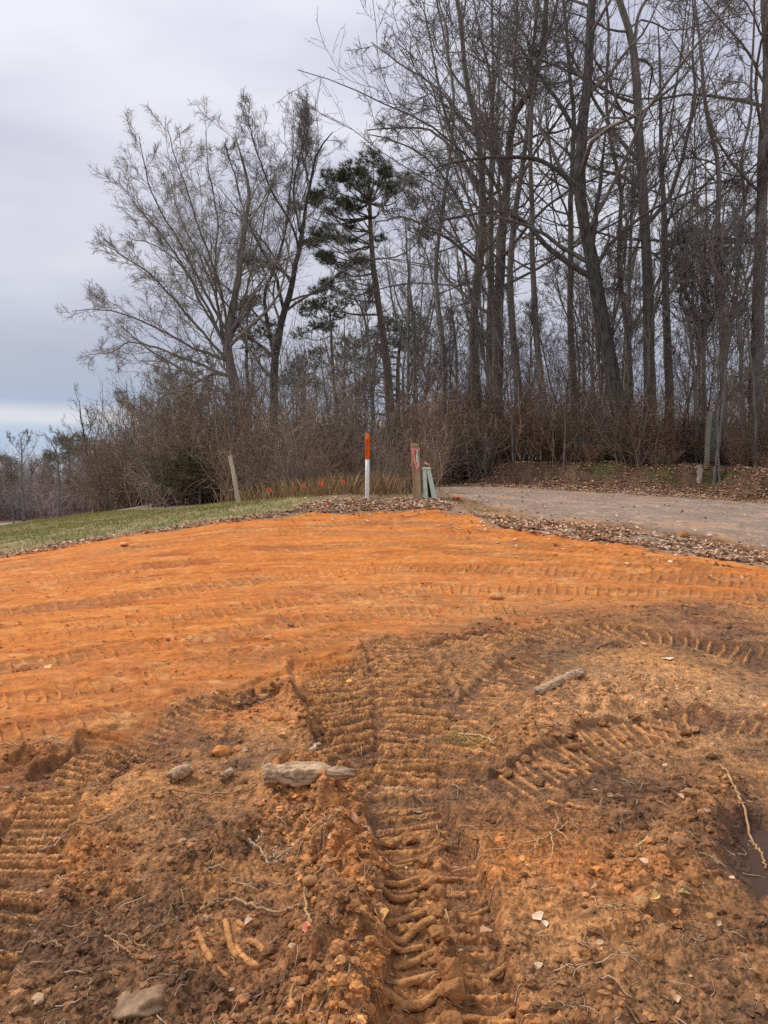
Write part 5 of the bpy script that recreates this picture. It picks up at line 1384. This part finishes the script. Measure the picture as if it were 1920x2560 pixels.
def log_thing(name, label, cat, pts, radf, rise, mat, n=34, m=22, seed=0, rough=.05, split=False):
    rng = RS(600 + seed); Q = np.array([ground_px(*q) for q in pts]); P2 = np.linspace(Q[0], Q[-1], n) if len(Q) == 2 else resample(np.c_[Q, 0 * Q[:, :1]], n)[:, :2]
    zg = gz(P2[:, 0], P2[:, 1]); zl = np.polyval(np.polyfit(np.linspace(0, 1, n), zg, 1), np.linspace(0, 1, n))
    R = np.array([radf(t) for t in np.linspace(0, 1, n)]); P = np.c_[P2, zl + rise + R * .55]
    base = np.array([P[0, 0], P[0, 1], zg[0]]); th = np.linspace(0, 2 * np.pi, m, endpoint=False)
    tan = nrm(np.gradient(P, axis=0)); a = nrm(np.cross(tan, [0, 0, 1.])); bb = np.cross(a, tan)
    U, T_ = np.meshgrid(np.linspace(0, 1, n), th, indexing='ij')
    f = 1 + rough * (fbm(U * 4, np.cos(T_) * 1.6 + 7, 1, 5, seed, .65) + fbm(U * 4 + 30, np.sin(T_) * 1.6, 1, 5, seed + 1, .65))
    f = f + rough * .8 * fbm(np.cos(T_) * 3.5 + 3, U * 1.1 + np.sin(T_) * 3.5, 1, 3, seed + 5)
    if split: f = f * np.where((U > .62) & (np.sin(T_) < .25), np.clip(1 - (U - .62) * 2.0, .25, 1), 1)
    V = P[:, None] + (R[:, None] * f)[..., None] * (np.cos(th)[None, :, None] * a[:, None] + np.sin(th)[None, :, None] * bb[:, None])
    jag = (pnoise(th * 2.2, th * 0 + seed, seed + 9) + .6 * pnoise(th * 5, th * 0, seed + 3)) * R.max() * .9
    V = V + (np.clip(1 - U * 5, 0, 1) + np.clip(U * 5 - 4, 0, 1) * 1.5)[..., None] * jag[None, :, None] * tan[:, None]
    V = V.reshape(-1, 3); q = [(k * m + j, (k + 1) * m + j, (k + 1) * m + (j + 1) % m, k * m + (j + 1) % m) for k in range(n - 1) for j in range(m)]
    V = np.vstack([V, P[0] + tan[0] * R[0] * .5, P[-1] - tan[-1] * R[-1] * .2]); t = [(len(V) - 2, j, (j + 1) % m) for j in range(m)] + [(len(V) - 1, (n - 1) * m + (j + 1) % m, (n - 1) * m + j) for j in range(m)]
    g = Geo(); g.add(V, q, t); o = g.build(name, mat, None, None, True)
    me = o.data; me.transform(__import__('mathutils').Matrix.Translation(-Vector(base))); o.location = base
    return tag(o, label, cat)
LOGM = mat_simple('rotten_log', (.42, .25, .13), .9, .6, 40, .9, 60, False, (.22, 1, 1), .015, col2=(.78, .54, .33))
log_thing('rotten_log', 'pale rotten broken log lying on the clay heap beside the centre track', 'log', [(668, 2000), (760, 2012), (880, 2022)], lambda t: .052 * (1 if t < .58 else 1 - (t - .58) * 1.1), .035, LOGM, n=60, m=36, seed=1, rough=.2, split=True)
log_thing('dead_branch', 'thick grey-brown branch piece lying on pale clay right of the centre', 'branch', [(1340, 1762), (1390, 1736), (1455, 1702)], lambda t: .022 + .011 * math.sin(t * 2.6) + .005 * t, .015, LOGM, n=50, m=30, seed=2, rough=.2)
BARKP = mat_simple('bark_scrap', (.10, .065, .045), .9, .4, 30, .5, 80)
log_thing('stump_chip', 'short pale wood chunk in the left heap', 'wood chunk', [(425, 1962), (470, 1945)], lambda t: .028 + .01 * t, .015, LOGM, seed=3, rough=.2)
log_thing('root_chunk', 'blunt wood stub sticking from the soil at the edge of the left heap', 'wood chunk', [(555, 1952), (580, 1936)], lambda t: .018, .015, LOGM, seed=4, rough=.15)

def stone(name, label, cat, px, py, r, I, mat, tint, flat=.7, rough=.10, group=None, seed=0, sink=.25, stretch=(1, 1)):
    rng = RS(700 + seed); x, y = ground_px(px, py); z = gz(x, y); V, T = I
    k = np.ones(len(V))
    for s_, a_ in ((1.1, 1), (2.3, .55), (4.7, .3)):
        k = k + rough * a_ * 1.6 * (pnoise(V[:, 0] * s_ + seed, V[:, 1] * s_ + V[:, 2] * 1.3 * s_, seed))
    # break facets
    for _ in range(7):
        nv = nrm(rng.standard_normal(3)); dd = rng.uniform(.62, .95); pr = (V * k[:, None]) @ nv; k = np.where(pr > dd, k * dd / np.maximum(pr, 1e-6), k)
    W_ = V * k[:, None] * np.array([r * stretch[0], r * stretch[1], r * flat]); a = rng.uniform(0, 6.28); c, s = math.cos(a), math.sin(a)
    if stretch != (1, 1): c, s = 1, 0
    W_ = np.c_[W_[:, 0] * c - W_[:, 1] * s, W_[:, 0] * s + W_[:, 1] * c, W_[:, 2]]
    o = mesh_obj(name, W_, [T], mat, None, True, cols=np.tile(np.array(tint), (len(V), 1)))
    o.location = (x, y, z + r * flat * (1 - 2 * sink) * .9)
    return tag(o, label, cat, group)
STONEM = mat_simple('stone', (.40, .24, .12), .85, .3, 40, .5, 120, True, None, .004)
CL = mat_ground('clod_clay', 70, .8, .008)
GC = 'clay clods pressed up along the centre track'
CLB = (.34, .155, .058)
for k, (px, py, r, lab) in enumerate([
    (976, 2084, .028, 'small pale round stone-like clod left of the centre track bars'), (1020, 2072, .036, 'brown clod at the top of the row in the centre track'), (1062, 2142, .034, 'loaf-shaped orange clod below the top one in the centre track row'),
    (1072, 2186, .040, 'square pale clod in the upper half of the centre track row'), (1092, 2232, .042, 'clod capping a clay bar, middle of the centre track row'), (1094, 2276, .042, 'clod just under the middle of the centre track row'),
    (1104, 2322, .040, 'orange clod on its own between two bars of the centre track'), (1128, 2428, .046, 'big squared clod in the lower part of the centre track row'), (1136, 2480, .046, 'lowest of the big clods in the centre track row'),
    (965, 2452, .026, 'round dark clod at the left edge of the lower centre track'), (1130, 2545, .04, 'clod cut by the bottom edge in the centre track'), (1110, 2100, .03, 'low brown clod right of the row top in the centre track')]):
    stone('clay_clod', lab, 'clod', px, py, r, I4, CL, (*(np.array(CLB) * (1.25 if 'pale' in lab else .7 if 'dark' in lab else 1)), 1), .78, .22, GC, k, .2)
GST = 'stones and clods lying on the soil'
for k, (px, py, r, tint, lab) in enumerate([
    (776, 2237, .030, (1.1, .95, .8), 'flat tan stone on the heap left of the ridge top'), (1602, 2315, .030, (1.05, .95, .75), 'rounded orange-tan stone in gravelly soil, lower right'), (1700, 2140, .034, (.85, .8, .7), 'broad brown stone right of the spidery root'),
    (1640, 2258, .022, (1, .9, .7), 'small round stone in the gravel patch above the orange-tan one'), (1662, 2272, .018, (1, .85, .65), 'smallest round stone in the gravel patch, lower right'), (690, 1800, .05, (1.4, .95, .6), 'orange stone among roots in the left heap'),
    (555, 1880, .055, (1.3, .85, .5), 'big orange clod in the middle of the left heap'), (595, 1870, .03, (1.3, .9, .6), 'orange clod next to the big one in the left heap'), (535, 1740, .045, (1.6, 1.5, 1.3), 'whitish stone on the dark edge of the orange fill'),
    (56, 1675, .06, (1.4, 1.1, .8), 'tan stone at the left of the orange fill'), (672, 1600, .05, (1.4, 1.1, .8), 'tan stone near the middle of the orange fill'), (428, 1600, .05, (1.5, 1.0, .8), 'pinkish stone left of the middle of the orange fill'),
    (1238, 1492, .09, (1.6, 1.3, .9), 'pale yellow stone on the far orange fill, right of centre'), (310, 1366, .075, (1.7, 1.5, 1.0), 'pale yellow stone near the grass edge of the fill'), (436, 1772, .03, (1.5, 1.4, 1.2), 'small pale stone at the top left of the left heap'),
    (1705, 1342, .09, (1.0, .75, .6), 'orange clod on the leaves between fill and road'), (1360, 1860, .03, (1, .9, .7), 'small clod below the grey-brown branch'), (1775, 2300, .02, (1, .9, .7), 'little stone left of the wet rut'),
    (1720, 2015, .03, (.9, .8, .7), 'brown stone in the dark soil above the broad one'), (1570, 2130, .02, (.9, .8, .7), 'small stone left of the broad brown one'), (425, 2160, .02, (.9, .8, .7), 'small stone in the middle of the dark soil at left'),
    (1010, 2005, .02, (1, .8, .6), 'small clod at the top end of the centre track bars')]):
    stone('stone', lab, 'stone', px, py, r, I3, STONEM, tint, .65, .14, GST, 40 + k, .25)
mw2 = mat_simple('mud_caked_stone', (.22, .12, .06), .6, .6, 9, .6, 60, True, None, .008, col2=(.46, .29, .165))
stone('mud_caked_stone', 'big smeared pale stone half buried in mud at the bottom left', 'stone', 358, 2498, .095, I4, mw2, (1, 1, 1), .5, .24, None, 90, .42, (1.0, .8))

# single leaves and chips on the bare soil
GLV = 'pale leaves and chips on the bare soil'
rng = RS(81)
def one_leaf(px, py, size, tint, lab):
    x, y = ground_px(px, py); p = np.array([x, y, gz(x, y) + .012]); g = Geo()
    leaf_geo(g, rng, np.zeros((1, 3)), size, tint=np.array([tint])); o = g.build('dead_leaf', LEAFM, None, None, False); o.location = p
    return tag(o, lab, 'leaf', GLV)
for px, py, s_, t_, lab in [(652, 2020, .05, (1.5, 1.1, 1.0), 'orange-brown leaf just left of the rotten log'), (98, 2222, .05, (1.28, 1.22, 1.16), 'pale leaf at the edge of the left cleat track'), (378, 2048, .03, (1.28, 1.33, 1.16), 'small pale leaf right of the long forked root'),
                            (622, 2318, .03, (1.51, 1.62, 1.86), 'whitish crinkled leaf below the bent root'), (772, 2382, .05, (1.6, 1.0, .9), 'reddish leaf at the foot of the short root on the ridge'), (1362, 2335, .055, (1.39, 1.51, 1.62), 'large torn whitish leaf right of the centre track'),
                            (1345, 2318, .04, (1.39, 1.45, 1.51), 'smaller torn whitish leaf beside the large one'), (1605, 2200, .05, (1.39, 1.45, 1.45), 'pale curled leaf in the soil left of the wet rut'), (1640, 2312, .04, (1.16, 1.33, 0.75), 'yellow-green leaf above the rounded orange-tan stone'),
                            (1710, 2260, .045, (1.16, 1.33, 0.75), 'yellowish leaf right of the gravel patch'), (1668, 1652, .10, (1.51, 1.51, 1.39), 'white chip on the brown soil near the right, below the far track'), (1608, 1618, .09, (1.51, 1.51, 1.39), 'white chip lying on the far right track'),
                            (950, 2335, .05, (1.33, 1.10, 0.58), 'yellow leaf on the left edge of the lower centre track'), (705, 1838, .05, (1.39, 1.22, 1.04), 'pale chip in the top of the left heap'), (120, 1672, .12, (1.33, 1.16, 0.81), 'long pale chip on the left of the orange fill'),
                            (1215, 2325, .05, (1.28, 1.16, 0.99), 'pale leaf right of the lower centre track bars'), (1700, 2018, .04, (1.28, 1.28, 1.16), 'pale leaf in the dark soil at the right'), (1830, 2200, .04, (1.33, 1.39, 1.33), 'pale leaf at the rim of the wet rut'), (1770, 2065, .05, (1.28, 1.28, 1.33), 'whitish leaf up the slope from the wet rut'),
                            (1480, 2240, .04, (.9, .7, .6), 'dark leaf in the soil right of the spidery root'), (1060, 1868, .05, (1.45, 1.45, 1.39), 'white chip in the weeds by the upper centre track'), (885, 2105, .05, (1.1, .8, .7), 'brown curled leaf on the ridge right of the log')]:
    one_leaf(px, py, s_, t_, lab)
LBS = 'small pale leaf bit on the bare soil'
for k in range(170):
    dd = 2.2 + 7 * rng.uniform(0, 1) ** 1.3; aa = math.radians(rng.uniform(-27, 27)); x, y = dd * math.tan(aa), dd
    _, z1 = surface(np.array([x]), np.array([y]))
    if z1['brown'][0] < .5: continue
    g = Geo(); leaf_geo(g, rng, np.zeros((1, 3)), rng.uniform(.012, .03) * (1 + .06 * dd), tint=np.array([rng.uniform(.35, 1.2) * np.array([1, 1.0, .9])]))
    o = g.build('leaf_bit', LEAFM, None, None, False); o.location = (x, y, gz(x, y) + .008); tag(o, LBS, 'leaf', 'small leaf bits on the bare soil')
# tuft of green weeds crushed into the soil by the branch
pw = np.stack([rng.normal(ground_px(1170, 1850)[0], .09, 120), rng.normal(ground_px(1170, 1850)[1], .08, 120)], 1)
blades('crushed_weeds', 'crushed green weeds in the soil left of the branch piece', pw, .02, .07, .0025, [(1, 1.2, .8), (.8, 1, .7), (1.8, 1.4, 1.4)], lean=1.6)

# rods of clay squeezed out between the cleats: each one lies in the wheel track and can be picked up
RODM = mat_ground('rod_clay', 80, .7, .008)
def clay_rod(pix, r, lab, grp, seed, tint=(.41, .20, .075)):
    rng = RS(900 + seed); Q = np.array([ground_px(*a) for a in pix]); L_ = np.linalg.norm(np.diff(Q, axis=0), axis=1).sum(); n = max(10, int(L_ / .008))
    P2 = resample(np.c_[Q, 0 * Q[:, :1]], n)[:, :2]; h = gz(P2[:, 0], P2[:, 1])
    h = np.convolve(np.pad(h, 6, mode='edge'), np.ones(13) / 13, 'valid')
    s = np.linspace(0, 1, n); R = r * (1 + .07 * pnoise(s * L_ / .07, s * 0, seed) + .05 * pnoise(s * L_ / .018, s * 0, seed + 1)) * np.clip(np.minimum(s, 1 - s) * L_ / .012 + .45, 0, 1)
    # a crack or two across the rod
    for c in rng.uniform(.15, .85, max(1, int(L_ / .12))): R = R * (1 - .25 * np.exp(-((s - c) * L_ / .004) ** 2))
    P = np.c_[P2, h + r * .22]; P[:, 2] += .004 * pnoise(s * L_ / .07, s * 0 + 5, seed + 2); P[:, :2] += 0.0015 * np.c_[pnoise(s * L_ / .09, s * 0, seed + 3), pnoise(s * L_ / .09, s * 0 + 9, seed + 4)]
    m = 14; g = Geo(); g.tubes(P[None], R[None], m, True, rng, .035)
    V, Fc, C = g.arrays(); base = np.array([P[0, 0], P[0, 1], h[0]])
    n3 = fbm(V[:, 0], V[:, 1] + V[:, 2], .03, 2, seed)[:, None]; C = np.ones((len(V), 3)) * np.array(tint) * (1 + .3 * n3) * rng.uniform(.75, 1.25)
    o = mesh_obj('clay_bar', V, Fc, RODM, None, True, cols=C, base=base); o.location = base
    return tag(o, lab, 'clay bar', grp)
t2 = lambda L: [(960 + 1.008 * x, 1600 + 1.008 * y) for x, y in L]
t1 = lambda L: [(1.008 * x, 1600 + 1.008 * y) for x, y in L]
GC1 = 'clay bars pressed up in the centre track'
for k, (L, r) in enumerate([(t2([(0, 470), (45, 462), (80, 452), (140, 443)]), .014), (t2([(20, 535), (70, 520), (130, 508)]), .013), (t2([(0, 590), (50, 580), (95, 562)]), .016), (t2([(128, 577), (190, 570)]), .013),
                            (t2([(0, 612), (60, 598), (95, 585)]), .013), (t2([(-15, 640), (40, 630), (85, 612)]), .016), (t2([(150, 618), (207, 612)]), .014), (t2([(0, 692), (55, 664), (120, 650)]), .018), (t2([(150, 668), (215, 662), (262, 650)]), .012),
                            (t2([(0, 727), (38, 720), (80, 692), (128, 688)]), .019), (t2([(20, 792), (85, 768), (138, 752)]), .018), (t2([(10, 828), (70, 817), (135, 800)]), .018), (t2([(188, 812), (245, 810), (312, 800)]), .014),
                            (t2([(-8, 893), (60, 886), (110, 874), (158, 850)]), .020), (t2([(190, 905), (260, 903), (330, 890)]), .014), (t2([(0, 945), (70, 938), (140, 925)]), .018),
                            ([(946, 2078), (1010, 2064), (1060, 2055)], .014), ([(944, 2154), (1000, 2142), (1036, 2127)], .012), ([(952, 2358), (990, 2350), (1060, 2338)], .013), ([(1010, 2262), (1030, 2240), (1042, 2225)], .012)]):
    last = {0: 'clay bar at the top of the lower centre track', 12: 'separate clay bar sticking out right of the big squared clod', 13: 'long curved clay bar near the bottom edge in the centre track'}
    clay_rod(L, r * .82, last.get(k, 'rounded clay bar lying across the lower centre track'), GC1, k)
for k, (L, r) in enumerate([(t1([(488, 722), (505, 765), (527, 805)]), .011), (t1([(558, 700), (572, 755), (590, 806)]), .012), (t1([(585, 765), (605, 800), (642, 826)]), .012), (t1([(588, 705), (606, 724)]), .010), (t1([(612, 745), (640, 765), (665, 788)]), .012), (t1([(530, 815), (572, 838)]), .008)]):
    clay_rod(L, r, 'finger-like clay bar in the small orange scrape at lower left', 'finger-like clay bars at lower left', 40 + k, (.43, .205, .075))
for k, (L, r) in enumerate([(t2([(368, 312), (420, 318), (482, 328)]), .016), (t2([(385, 300), (430, 312), (470, 314)]), .014), (t2([(570, 218), (590, 232), (608, 238)]), .016), (t2([(572, 235), (600, 246)]), .014), (t2([(620, 205), (650, 225), (695, 236)]), .018), (t2([(662, 205), (700, 212), (742, 222)]), .018),
                            (t2([(628, 244), (672, 256)]), .014), (t2([(452, 414), (480, 420), (512, 428)]), .013), (t2([(405, 412), (432, 420)]), .013), (t2([(515, 235), (530, 250)]), .015), (t2([(480, 240), (500, 262)]), .016), (t2([(440, 270), (462, 290)]), .015), (t2([(330, 305), (350, 330)]), .016), (t2([(640, 200), (655, 210)]), .018)]):
    clay_rod(L, r, 'clay bar turned up along the curved track right of centre', 'clay bars along the curved track', 60 + k, (.40, .19, .075))
GK = 'squared clods along the curved track'
rng = RS(95)
for k, (x, y) in enumerate([(770, 215), (755, 222), (470, 270), (430, 255), (455, 245), (540, 215), (500, 318), (350, 300), (620, 195), (300, 330), (385, 355), (480, 225)]):
    stone('clay_clod', 'clay clod turned up along the curved track right of centre', 'clod', *t2([(x, y)])[0], rng.uniform(.025, .05), I4, CL, (*(np.array((.34, .165, .068)) * rng.uniform(.6, 1.2)), 1), .7, .24, GK, 120 + k, .25)
